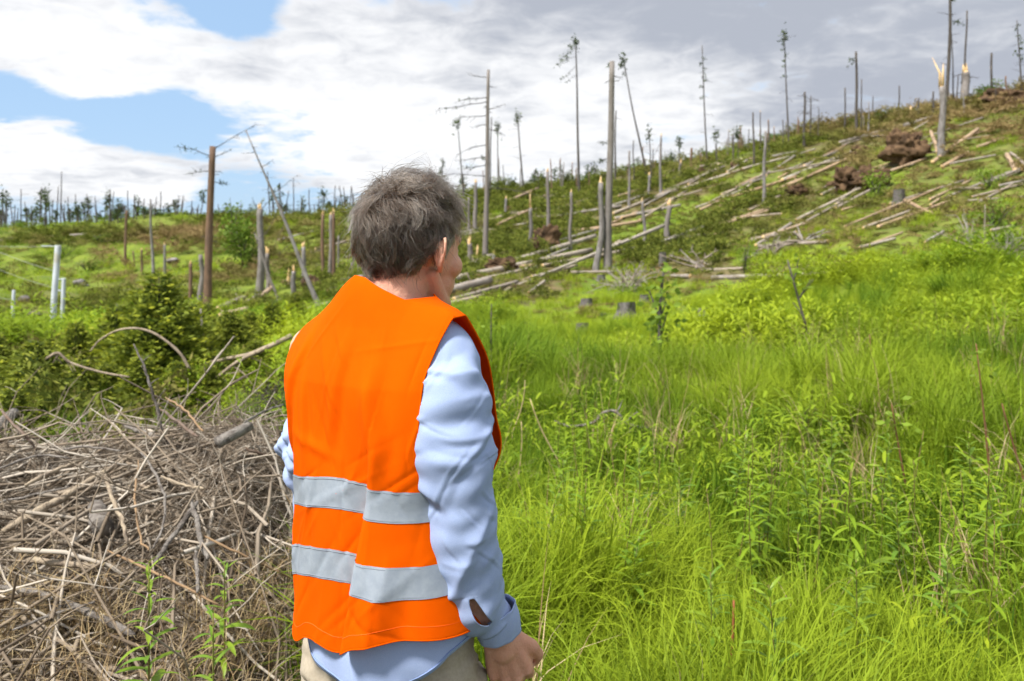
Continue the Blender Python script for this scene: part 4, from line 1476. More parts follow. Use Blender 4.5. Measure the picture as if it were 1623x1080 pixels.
    S(1456, 156, 1456, 186, 2.6, 3.2, '', 'short dark stick on the ridge near the pale splinter', 'd')
    S(1480, 145, 1480, 183, 2.4, 3.6, '', 'short dark stick left of the splinter topped snag', 'd')
    S(1492, 138, 1492, 252, 9, 11, 'l', 'stout grey snag with one tall upright splinter', 'g')
    S(1502, -60, 1500, 176, 3.5, 6, 't', 'tallest dark ridge snag with many thin bare limbs', 'd', limbs=[(0.62, 22, 2, 1.4), (0.74, 14, -6, 1.2)], nran=20)
    S(1507, 40, 1512, 170, 1.2, 2.6, '', 'thin pale pole behind the tallest ridge snag', 'd')
    S(1531, 18, 1531, 120, 2.4, 3.6, '', 'bare upright pole behind the thick broken trunk', 'd', base=crest(1531))
    S(1530, 114, 1530, 167, 10, 13, 'p', 'thickest broken trunk on the ridge with torn yellow top', 'g')
    S(1570, 85, 1571, 160, 3, 4, '', 'dark pole rising out of the ridge bush', 'd')
    S(1594, 121, 1594, 158, 2.4, 3.2, '', 'short brown stick right of the ridge bush', 'b')
    S(1608, 34, 1621, 156, 1.2, 3, 's', 'bluish sparse spruce at the right picture edge', 'd', nran=10, cat='tree', name='spruce_tree')
    # --- thin survivors along the far left crest
    rng = np.random.default_rng(3)
    us = [-28, -15, 3, 9, 22, 34, 43, 50, 54, 62, 66, 80, 88, 90, 96, 104, 116, 121, 125, 131, 134, 142, 148, 154, 163, 165, 172, 174, 182, 188, 196, 200, 212, 217, 228, 234, 247, 258, 266, 280, 287, 296, 303, 312, 317, 350, 362, 428, 441, 446, 455, 465, 475, 482, 491, 499, 507, 515, 523, 534, 541, 548, 560]
    tall = {62: 297, 90: 297, 96: 272, 133: 312, 142: 308, 165: 314, 9: 316, 22: 325, 234: 320, 258: 326, 287: 310, 317: 305, 428: 272, 441: 290, 465: 284, 491: 300, 548: 296, 34: 300, 80: 320, 174: 300, 217: 316, 280: 316, 303: 318}
    us = us + [int(q) for q in rng.uniform(-30, 325, 60)] + [int(q) for q in rng.uniform(425, 565, 18)]
    for k_, u in enumerate(us):
        vt = tall.get(u, (322 if k_ < 63 else 302) + rng.integers(0, 22 if k_ < 63 else 40) - (10 if u > 400 else 0))
        b = crest(u, rng.uniform(0.97, 1.03))
        v0 = float(proj(b)[1])
        st = rng.choice(['t', '', 's', '', '']) if k_ < 63 else rng.choice(['', '', '', 't'])
        where = 'along the far crest behind the white posts' if u < 170 else 'along the far crest left of the leaning trunk' if u < 400 else 'on the crest between leaning trunk and man'
        S(u + rng.uniform(-6, 6), vt, u, v0, 1.2, 2.2, st, ('spindly tufted spruce ' if st else 'thin bare trunk ') + where, 'd', seed=int(u), base=b, name='spruce_tree' if st else 'snag', cat='tree' if st else 'dead tree',
          group=('tufted spruces ' if st else 'bare trunks ') + where, nran=2)
    for u, vt in ((641, 306), (700, 250), (735, 275), (812, 285), (846, 268), (857, 276), (880, 270), (925, 275), (934, 268), (943, 262), (985, 270), (1066, 244), (1150, 236), (1185, 232), (1230, 215), (1310, 200), (845, 270), (800, 262), (890, 262), (1012, 254)):
        b = crest(u, rng.uniform(0.97, 1.04))
        S(u + rng.uniform(-3, 3), vt, u, float(proj(b)[1]), 1.0, 2.0, rng.choice(['t', 's', '']), 'small faint survivor tree low on the crest right of the man', 'd', seed=int(u), base=b, name='spruce_tree', cat='tree',
          group='faint trees low on the crest', nran=2)

if not ONLY or 'forest' in ONLY:
    rng = np.random.default_rng(29)
    for k_ in range(52):
        u = rng.uniform(690, 1600)
        b = crest(u, rng.uniform(0.90, 1.02))
        v0 = float(proj(b)[1])
        S(u + rng.uniform(-3, 3), v0 - rng.uniform(14, 60), u, v0, 1.4, rng.uniform(2.0, 3.4), rng.choice(['', '', 'p']), 'short bare broken trunk on the ridge ' + ('left of the knotty trunk' if u < 965 else 'between knotty trunk and bright grey snag' if u < 1211 else 'between bright grey and hooked snag' if u < 1359 else 'right of the hooked snag'), rng.choice(['d', 'g', 'b']), seed=k_, base=b,
          name='snag', group='bare broken trunks on the ridge, part %d' % ((u > 965) + (u > 1211) + (u > 1359)))

# ------------------------------------------------------------------ fallen logs
logs = []        # footprints, kept clear of scattered plants


def log(u1, v1, u2, v2, w1, w2, label, kind='p', group=None, name='log', lift=0.9, sag=0.0, d1=None, d2=None):
    rng = np.random.default_rng(int(u1 * 3 + v1 * 5 + u2))
    a = hit(u1, v1) if d1 is None else P(u1, v1, d1)
    b = hit(u2, v2) if d2 is None else P(u2, v2, d2)
    if abs(a[1] - b[1]) > 0.75 * abs(a[0] - b[0]) + 3 and d1 is None:      # keep long logs lying across the slope
        m = (a[1] + b[1]) / 2
        lim = 0.37 * abs(a[0] - b[0]) + 1.5
        for q, (u, v) in ((a, (u1, v1)), (b, (u2, v2))):
            d = np.clip(q[1], m - lim, m + lim)
            q[:] = P(u, v, d)
    r1, r2 = w1 / 2 * a[1] / F, w2 / 2 * b[1] / F
    k = 9
    f = np.linspace(0, 1, k)
    pts = a + f[:, None] * (b - a)
    pts[:, 2] += lift * (r1 + r2) / 2
    g = H(pts[:, 0], pts[:, 1]) + 0.35 * (r1 + (r2 - r1) * f) - pts[:, 2]
    need = max(0.0, float(np.sort(g)[-3]))
    pts[:, 2] += min(need, 0.45)
    pts += (np.sin(f * np.pi) * sag * np.linalg.norm(b - a))[:, None] * np.array([0, 0, 1.0])
    pts[:, :2] += np.sin(f * 5 + rng.uniform(0, 6))[:, None] * rng.standard_normal(2) * 0.15 * r1
    mb = MB()
    add_tube(mb, pts, r1 + (r2 - r1) * f, 12, 0, True, 1, rng=rng, rough=0.03)
    root = empty(name, tuple(pts[0]))
    tag(root, label, 'log', group)
    obj('stem', mb.me('stem', [LOGM[kind], m_wood]), root)
    for _ in range(rng.integers(1, 4) if w1 > 4 else 0):
        i = rng.integers(1, k - 1)
        e = rng.standard_normal(3)
        e[2] = abs(e[2])
        e /= np.linalg.norm(e)
        mb = MB()
        add_tube(mb, [pts[i], pts[i] + e * r1 * rng.uniform(1.6, 3.2)], [r1 * 0.22, r1 * 0.1], 5)
        obj('branch_stub', mb.me('branch_stub', [LOGM[kind]]), root)
    logs.append((pts[0, :2], pts[-1, :2], pts[0, 1]))
    return root


if not ONLY or 'forest' in ONLY:
    g0 = 'crossed logs behind the man'
    log(700, 447, 778, 414, 10, 9, 'pale log end rising just right of the man chin', 'p', g0, lift=1.7)
    log(697, 457, 937, 405, 11, 8, 'long pale log, lower one of the two reaching the white snag', 'p', g0, lift=2.0)
    log(776, 436, 943, 383, 10, 7, 'long pale log, upper one of the two reaching the white snag', 'p', g0, lift=2.2)
    log(753, 507, 1052, 378, 4, 6, 'longest thin pale pole lying diagonally over the grass edge', 'p', g0, lift=2.4)
    log(950, 408, 983, 390, 6, 6, 'short pale pole crossing the foot of the knotty trunk', 'p', g0, lift=2.4)
    log(843, 444, 914, 425, 5, 5, 'short thin log under the longest pale pole', 'p', g0, lift=1.7)
    log(905, 436, 969, 435, 5, 4.5, 'level grey log at the foot of the white snag', 'g', g0, lift=1.7)
    log(698, 476, 776, 454, 14, 12, 'thick brown bark log lowest behind the man chin', 'g', g0, lift=1.7)
    log(703, 490, 767, 475, 8, 7, 'pale log lying lowest next to the vest shoulder', 'p', g0, lift=1.7)
    log(698, 468, 748, 456, 7, 6, 'grey log squeezed between thicker ones behind the chin', 'g', g0, lift=1.7)
    log(838, 467, 863, 449, 4, 4, 'small broken pole in the slash below the crossed logs', 'p', g0, lift=1.7)
    log(705, 432, 770, 420, 6, 6, 'thin grey log behind the pale end by the chin', 'g', g0, lift=1.7)
    log(815, 417, 842, 408, 5, 5, 'short grey log above the two long pale ones', 'g', g0, lift=1.7)
    log(700, 462, 850, 428, 6, 5, 'slim pale log slotted between the thick lower pair', 'p', g0, lift=1.7)
    log(720, 480, 820, 452, 7, 6, 'grey log below the slim pale one, half in the boughs', 'g', g0, lift=1.7)
    log(790, 446, 900, 400, 5, 4, 'thin grey log crossing over the two long pale ones', 'g', g0, lift=1.7)
    log(860, 425, 990, 402, 5, 4, 'thin pale pole running level under the white snag', 'p', g0, lift=1.7)
    log(740, 436, 850, 424, 5, 5, 'level brown log under the dark root plate', 't', g0, lift=1.7)
    log(900, 417, 1010, 396, 4, 4, 'thin grey pole behind the foot of the knotty trunk', 'g', g0, lift=1.7)
    log(770, 470, 850, 440, 4, 4, 'thin tan pole in front of the crossed logs', 't', g0, lift=1.7)
    g0 = 'crossed logs behind the man'
    g1 = 'logs on the slope behind the young spruces'
    for a in ((520, 472, 590, 452, 11, 10, 'thick grey log running behind the man left shoulder', 'g'), (476, 499, 522, 487, 8, 7, 'grey log just left of the vest shoulder', 'g'), (343, 498, 386, 480, 10, 9, 'brown log right of the tall brown trunk foot', 'g'),
              (348, 508, 392, 496, 9, 8, 'pinkish log, lower one by the tall brown trunk foot', 't'), (402, 484, 433, 460, 9, 6, 'bright yellow split log below the thickest grey trunk', 't'), (428, 488, 444, 482, 7, 7, 'short log section right of the yellow split log', 'p'),
              (386, 487, 406, 476, 7, 6, 'grey log section left of the yellow split log', 'g'), (540, 452, 575, 444, 7, 7, 'brown log under the twin pale snags', 'g'),
              (448, 452, 474, 446, 6, 5, 'tan splintered log by the torn horned stump', 't'), (500, 449, 520, 444, 6, 5, 'orange torn log piece at the twin pair foot', 't')):
        log(*a, group=g1, lift=1.6)
    g2 = 'logs strewn over the middle hillside'
    mid = [(731, 378, 838, 359, 4, 4, 'pale log low behind the forehead, running right', 'p'), (730, 390, 764, 376, 4, 4, 'short log below it behind the forehead', 'g'), (755, 356, 866, 331, 4, 4, 'long log passing behind the branchy snag', 'p'),
           (781, 322, 810, 313, 3.5, 3, 'small log near the crest right of the branchy snag', 'g'), (783, 336, 824, 324, 3.5, 3, 'small grey log below the crest bush', 'g'), (852, 338, 948, 307, 5, 5, 'brown log climbing towards the white snag top', 't'),
           (848, 344, 944, 315, 4, 4, 'parallel brown log just under the climbing one', 'g'), (872, 379, 914, 367, 3.5, 3, 'thin log at the bright grass patch edge', 'p'), (972, 342, 1076, 301, 5, 4.5, 'pale log starting behind the knotty trunk', 'p'),
           (1050, 313, 1190, 268, 5, 4.5, 'straight pale log in the middle of the hill', 'p'), (1178, 271, 1258, 250, 4.5, 4, 'pale log continuing up to the ridge', 'p'), (1021, 329, 1076, 299, 3.5, 3.5, 'thin log beside the pale one above the grass patch', 'g'),
           (979, 314, 1013, 304, 3.5, 3.5, 'brown log right of the knotty trunk', 't'), (1052, 282, 1076, 269, 3, 3, 'short grey log near the ridge stubs', 'g'), (1091, 295, 1118, 280, 3.5, 3.5, 'short grey log in the upper middle slash', 'g'),
           (1127, 266, 1202, 252, 4, 3.5, 'brown log lying along the ridge line', 't'), (1160, 316, 1262, 283, 5, 4, 'brown log below the bright grey snag', 't'), (1214, 288, 1260, 256, 3.5, 3.5, 'thin grey pole rising right of the bright grey snag', 'g'),
           (1180, 303, 1209, 278, 3.5, 3.5, 'grey pole left of the bright grey snag', 'g'), (1234, 303, 1262, 288, 4, 4, 'short brown log right of the bright grey snag foot', 't'), (1164, 349, 1239, 342, 4, 4, 'level pale log in the dark slash', 'p'),
           (1143, 312, 1168, 303, 4, 5, 'pale torn wood by the leaning stump', 'p'), (1110, 336, 1140, 322, 5, 4, 'reddish split wood lying in the slash', 't'), (1140, 330, 1180, 318, 4, 4, 'tan log right of the reddish split wood', 't')]
    for a in mid:
        log(*a, group=g2, lift=1.5)
    g3 = 'weathered logs at the meadow edge'
    for a in ((1049, 391, 1086, 394, 6, 6.5, 'grey log below the orange topped snag', 'g'), (1203, 395, 1312, 387, 7, 6, 'long pale grey log high at the meadow edge', 'g'), (1113, 431, 1190, 428, 5.5, 5, 'upper thin log of the meadow edge pair', 'p'),
              (1064, 441, 1094, 441, 6.5, 6.5, 'short whitish log left at the meadow edge', 'g'), (1128, 444, 1248, 440, 8, 6.5, 'thickest whitish log along the meadow edge', 'g'), (1262, 438, 1340, 432, 5, 4, 'low grey log, right end of the meadow edge row', 'g'),
              (1150, 398, 1162, 380, 4, 4, 'stub of wood sticking up from the dark slash', 'g')):
        log(*a, group=g3)
    g4 = 'logs on the upper right slope'
    for a in ((1240, 292, 1352, 246, 6, 5, 'pale top log of the long sloping bundle', 'p'), (1249, 298, 1347, 254, 5.5, 5, 'brown lower log of the long sloping bundle', 't'), (1330, 231, 1442, 199, 6, 5, 'grey log climbing to the ridge right of the hooked snag', 'g'),
              (1362, 222, 1480, 188, 4.5, 4, 'second grey log above it near the ridge', 'g'), (1500, 178, 1578, 164, 5, 4, 'tan log below the thick broken ridge trunk', 't'), (1574, 180, 1640, 164, 4, 4, 'thin tan log at the right picture edge', 't'),
              (1275, 266, 1335, 239, 4, 4, 'thin grey log above the sloping bundle', 'g'), (1478, 262, 1550, 209, 6.5, 6, 'broad tan split log right of the splinter topped snag', 't'), (1493, 269, 1534, 246, 6, 6, 'shorter tan split log just below the broad one', 't'),
              (1549, 237, 1590, 223, 5, 5, 'tan log with grey end right of the split pair', 't'), (1476, 212, 1486, 246, 5, 6, 'upright orange split wood left of the snag', 't'), (1596, 250, 1609, 275, 7, 7, 'steep pinkish log by the right edge', 't'),
              (1602, 246, 1632, 270, 5, 5, 'steep grey log by the right edge', 'g'), (1434, 322, 1502, 356, 6, 6, 'reddish brown log running down from the grey stump', 't'), (1514, 302, 1560, 302, 5, 4, 'level grey branchy log above the right meadow', 'g'),
              (1475, 328, 1490, 317, 4, 4, 'small tan chunk right of the grey stump', 't')):
        log(*a, group=g4, lift=1.4)
    g5 = 'grey logs lying along the far left crest'
    for a in ((-20, 386, 28, 379, 4, 4), (84, 377, 140, 373, 4, 3.5), (150, 369, 190, 366, 3, 3), (300, 372, 345, 362, 5, 3.5), (440, 387, 500, 372, 3.5, 3.5), (500, 398, 575, 378, 4.5, 4.5), (545, 410, 600, 396, 3.5, 3.5), (455, 408, 520, 398, 3.5, 3.5), (210, 367, 250, 362, 3, 3), (560, 360, 610, 352, 3, 3)):
        log(*a, 'weathered grey log lying across the slope below the far left crest', 'g', group=g5)
    rng = np.random.default_rng(23)
    made = 0
    while made < 80:                     # the rest of the windthrow, mostly lying up and to the right
        u, v = rng.uniform(700, 1600), rng.uniform(200, 400)
        top = float(proj(crest(u))[1])
        if v < top + 6 or v > 400:
            continue
        ln = rng.uniform(28, 130)
        sl = rng.normal(-0.36, 0.18)
        if v + ln * sl < float(proj(crest(min(u + ln, 1640)))[1]) + 3:
            continue
        w_ = np.interp(v, [200, 400], [2.4, 5.2]) * rng.uniform(0.7, 1.2)
        kd = rng.choice(['p', 'g', 'g', 't'])
        zone = ('left of the knotty trunk' if u < 965 else 'between knotty trunk and bright grey snag' if u < 1211 else 'between bright grey and splinter topped snag' if u < 1492 else 'right of the splinter topped snag') + (' high up' if v < top + 45 else ' low down')
        log(u, v, u + ln, v + ln * sl, w_, w_ * 0.85, {'p': 'pale', 'g': 'grey', 't': 'tan'}[kd] + ' log in the slash ' + zone, kd, group={'p': 'pale', 'g': 'grey', 't': 'tan'}[kd] + ' logs ' + zone, lift=1.9)
        made += 1
# ------------------------------------------------------------------ stumps, root plates, stones, posts
m_stump = mat('old_stump', (0.165, 0.155, 0.15), 0.95, var=(0.085, 0.075, 0.07), scale=12, spec=0.05, bump=1.0, bscale=40, third=(0.06, 0.075, 0.03))


def stump(u, v, w_, h, label, mt=None, name='stump'):
    rng = np.random.default_rng(int(u + v * 3))
    b = hit(u, v)
    s = b[1] / F
    r_, hh = w_ / 2 * s, h * 1.25 * s
    logs.append((b[:2] - [r_, 0], b[:2] + [r_, 0.01], b[1]))
    n = 18
    th = np.linspace(0, 2 * np.pi, n, endpoint=False)
    lob = 1 + 0.10 * np.sin(3 * th + rng.uniform(0, 6)) + 0.08 * np.sin(5 * th + rng.uniform(0, 6))
    mb = MB()
    rows = []
    for z, k in ((-0.15, 1.5), (0.0, 1.35), (0.25 * hh, 1.1), (0.6 * hh, 1.0), (hh, 0.96)):
        rows.append(np.stack([b[0] + r_ * k * (1 + (lob - 1) * (1.8 if z < 0.1 else 1)) * np.cos(th), b[1] + r_ * k * lob * np.sin(th), b[2] + z + (0.10 * r_ * np.cos(th + 1) if z == hh else 0 * th)], -1))
    g = np.array(rows).reshape(-1, 3)
    i = np.arange(4)[:, None] * n
    j = np.arange(n)[None]
    mb.add(g, np.stack([i + j, i + (j + 1) % n, i + n + (j + 1) % n, i + n + j], -1).reshape(-1, 4))
    root = empty(name, tuple(b))
    tag(root, label, 'stump', 'old stumps in the meadow')
    obj('stem', mb.me('stem', [mt or m_stump]), root)
    top = rows[-1] * 0.995 + np.array([0, 0, 0.003]) + 0.005 * rows[-1].mean(0)
    tv = np.vstack([top, top.mean(0)])
    jj = np.arange(n)
    obj('cut_face', mesh('cut_face', tv, np.stack([jj, (jj + 1) % n, np.full(n, n)], -1), m_stump), root)


def root_plate(u, v, w_, h, label, seed=0):
    """soil and roots of an overturned tree, standing on edge"""
    rng = np.random.default_rng(seed + int(u))
    b = hit(u, v)
    s = b[1] / F
    wv, wv2 = Wave(seed + 31, 3, 12, 3), Wave(seed + 32, 3, 12, 2)
    q, f = ball((0, 0, 0), 1.0, 64, 44)
    d = 0.20 * wv(q[:, 0] * 1.8, q[:, 1] * 1.8, q[:, 2] * 1.8) + 0.13 * wv2(q[:, 0] * 5, q[:, 1] * 5, q[:, 2] * 5) + 0.08 * wv2(q[:, 0] * 13, q[:, 1] * 13, q[:, 2] * 13)
    p = q * (1 + d)[:, None] * np.array([w_ / 2 * s, w_ / 3.2 * s, h / 2 * s]) + b + np.array([0, 0, h * 0.42 * s])
    root = empty('root_plate', tuple(b))
    tag(root, label, 'root plate', 'overturned root plates')
    obj('soil', mesh('soil', p, f, m_soil), root)
    for i in range(16):
        a = rng.uniform(0, 6.28)
        e = np.array([math.cos(a), rng.uniform(-0.9, 0.2), abs(math.sin(a)) * 0.9])
        p0 = b + np.array([math.cos(a) * w_ * 0.3 * s, -0.1 * w_ * s, h * (0.42 + 0.33 * math.sin(a)) * s])
        lp = limb(p0, e, w_ * rng.uniform(0.25, 0.5) * s, 0, rng, 0.4, 4)
        mb = MB()
        add_tube(mb, lp, np.linspace(0.9 * s, 0.3 * s, len(lp)), 5)
        obj('root', mb.me('root', [m_bark_b]), root)


m_stone = mat('field_stone', (0.21, 0.17, 0.15), 0.9, var=(0.13, 0.115, 0.10), scale=3, spec=0.15, bump=0.8, bscale=8, rnd=(0.27, 0.25, 0.26))


def stone(u, v, w_, h, label):
    b = hit(u, v)
    s = b[1] / F
    wv = Wave(int(u) + 3, 3, 8, 2)
    w_, h = w_ * 0.72, h * 0.75
    q, f = ball((0, 0, 0), 1.0, 20, 12)
    p = q * (1 + 0.22 * wv(q[:, 0] * 1.5, q[:, 1] * 1.5, q[:, 2] * 1.5))[:, None] * np.array([w_ / 2 * s, w_ / 2.4 * s, h * 0.6 * s]) + b + np.array([0, 0, h * 0.3 * s])
    tag(obj('boulder', mesh('boulder', p, f, m_stone)), label, 'boulder', 'boulders on the green slope')


m_white = mat('white_painted_metal', (0.50, 0.54, 0.60), 0.5, var=(0.40, 0.43, 0.47), scale=2.5, spec=0.3, third=(0.34, 0.33, 0.29))
m_cable = mat('old_cable', (0.26, 0.28, 0.24), 0.7)


def white_post(ut, vt, ub, vb, w_, label, arm=None):
    d = 26.0
    b, t = P(ub, vb, d), P(ut, vt, d)
    s = d / F
    g = float(H(b[0], b[1]))
    root = empty('white_post', (b[0], b[1], g))
    tag(root, label, 'post', 'white metal posts')
    foot = b + (b - t) / np.linalg.norm(b - t) * max(0.0, (b[2] - g) + 0.4)
    mb = MB()
    add_tube(mb, [foot, b, t - [0, 0, 0.02], t], np.array([1, 1, 1, 0.85]) * w_ / 2 * s, 14)
    obj('shaft', mb.me('shaft', [m_white]), root)
    if arm:
        for (fu, fv, tu, tv, ww) in arm:
            mb = MB()
            add_tube(mb, [P(fu, fv, d), P((fu + tu) / 2, (fv + tv) / 2 + 0.5, d + 0.5), P(tu, tv, d + 1)], ww / 2 * s, 8)
            obj('bracket', mb.me('bracket', [m_white]), root)
    return root


def sag_line(p0, p1, sag, r_, label, name='cable'):
    f = np.linspace(0, 1, 14)
    pts = p0 + f[:, None] * (p1 - p0)
    pts[:, 2] -= sag * 4 * f * (1 - f)
    mb = MB()
    add_tube(mb, pts, r_, 6)
    tag(obj(name, mb.me(name, [m_cable])), label, 'cable', 'thin cables between the posts')


if not ONLY or 'forest' in ONLY:
    for a in ((834, 527, 11, 13, 'leftmost little grey stump in the meadow'), (922, 530, 19, 14, 'grey stump in the middle of the meadow with dark side'), (930, 487, 18, 11, 'low grey stump above the middle one'),
              (993, 502, 29, 18, 'largest dark grey stump in the meadow'), (1021, 481, 13, 11, 'small stump right above the largest one'), (1046, 485, 15, 11, 'pale stump beside the thin sapling'), (1114, 511, 15, 18, 'tall narrow stump alone to the right'),
              (1050, 419, 11, 15, 'pale stump at the end of the short whitish log'), (953, 447, 13, 9, 'low stump under the white snag'), (1425, 328, 17, 22, 'square grey stump with brown split side on the right slope')):
        stump(*a)
    for a in ((866, 405, 38, 50, 'dark brown upright root plate behind the crossed logs', 1), (806, 340, 12, 13, 'tiny root plate by the little far snag', 2), (1340, 305, 46, 42, 'dark hollow root plate at the lower end of the log bundle', 3), (1378, 300, 40, 40, 'tan root plate right beside the hollow one', 4),
              (1440, 258, 56, 52, 'large brown root plate left of the splinter topped snag', 5), (1266, 312, 34, 18, 'low broken soil lump below the log bundle', 6), (796, 434, 38, 26, 'brown soil lump by the pale log end', 7), (1166, 270, 15, 13, 'small dark root plate near the ridge', 8),
              (1600, 172, 60, 30, 'dark earth bank on the ridge at the right edge', 9), (1360, 250, 22, 20, 'dark root plate above the log bundle end', 10), (495, 460, 26, 20, 'brown soil lump at the foot of the leaning trunk', 12), (1112, 274, 10, 8, 'dot of dark soil on the ridge', 11)):
        root_plate(*a)
    for a in ((37, 478, 25, 12, 'reddish boulder beside the low white post'), (55, 500, 24, 10, 'reddish boulder below the other near the posts'), (128, 455, 36, 17, 'grey boulder left of the small spruces'),
              (120, 485, 22, 8, 'grey boulder by the tiny orange topped stump'), (275, 416, 26, 9, 'white pale boulder right of the yellow tipped snag')):
        stone(*a)
    white_post(92, 389, 82, 528, 9, 'tallest white metal post with cross bar, left meadow', [(91, 390.5, 66, 390, 1.6)])
    white_post(101, 441, 98, 520, 6, 'shorter white post just right of the tallest one', [(99, 443, 90, 442, 2.5), (98, 461, 90, 460, 2.5)])
    white_post(22, 460, 18, 538, 5, 'small white post standing alone near the left edge', [(20, 517, 28, 517, 4)])
    sag_line(P(92, 390.5, 26), P(-70, 386, 30), 0.06, 0.008, 'highest thin cable running off left from the tall post')
    sag_line(P(86, 430, 26), P(-60, 372, 31), 0.10, 0.008, 'slanting thin cable from halfway up the tall post')
    sag_line(P(98, 460, 26), P(-60, 402, 31), 0.10, 0.007, 'lower slanting thin cable between the posts')
    sag_line(P(20, 476, 26), P(-60, 455, 29), 0.05, 0.007, 'thin cable leaving the small post')

# ------------------------------------------------------------------ young spruces, bushes, saplings
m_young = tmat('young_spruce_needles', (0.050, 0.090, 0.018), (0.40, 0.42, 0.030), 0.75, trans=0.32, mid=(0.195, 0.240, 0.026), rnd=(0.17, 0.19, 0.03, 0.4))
m_leaf = tmat('broad_leaves', (0.040, 0.095, 0.014), (0.21, 0.31, 0.03), 0.6, trans=0.35, rnd=(0.16, 0.22, 0.02, 0.4))


def spruce_mesh(seed, h=1.0, spread=0.42):
    rng = np.random.default_rng(seed)
    tm = TM()
    z = 0.05
    cen, dirs, tone = [], [], []
    while z < 0.97:
        nb = rng.integers(5, 8)
        a0 = rng.uniform(0, 6.28)
        for i in range(nb):
            a = a0 + i * 6.28 / nb + rng.normal(0, 0.2)
            ln = spread * (1 - z) ** 0.8 * rng.uniform(0.65, 1.15) + 0.03
            d = np.array([math.cos(a), math.sin(a), 0.28])
            k = max(4, int(ln / 0.035))
            for j in range(k):
                f = (j + 0.5) / k
                p = np.array([0, 0, z]) + d * ln * f + np.array([0, 0, -0.16 * ln * f * f])
                for sd in (-1, 1):
                    if rng.random() < 0.95:
                        perp = np.array([-math.sin(a), math.cos(a), 0]) * sd
                        tl = ln * 0.34 * (1.15 - f) + 0.022
                        m = max(2, int(tl / 0.018))
                        for q in range(m):
                            g = (q + rng.random()) / m
                            cen.append(p + (perp * 0.8 + d * 0.6) * tl * g + np.array([0, 0, -0.12 * tl * g]) + rng.standard_normal(3) * 0.012)
                            dirs.append((perp + d) * 0.9)
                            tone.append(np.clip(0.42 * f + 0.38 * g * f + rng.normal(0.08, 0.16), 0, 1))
        z += rng.uniform(0.032, 0.060)
    cen, dirs, tone = np.array(cen), np.array(dirs), np.array(tone)
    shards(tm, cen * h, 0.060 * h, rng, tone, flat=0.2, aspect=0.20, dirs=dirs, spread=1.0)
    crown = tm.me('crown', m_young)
    mb = MB()
    add_tube(mb, np.array([[0, 0, -0.15], [0.004, 0, 0.3], [0, 0.004, 0.7], [0, 0, 1.0]]) * h, np.array([0.016, 0.012, 0.007, 0.002]) * h, 8)
    return crown, mb.me('trunk', [m_bark_d])


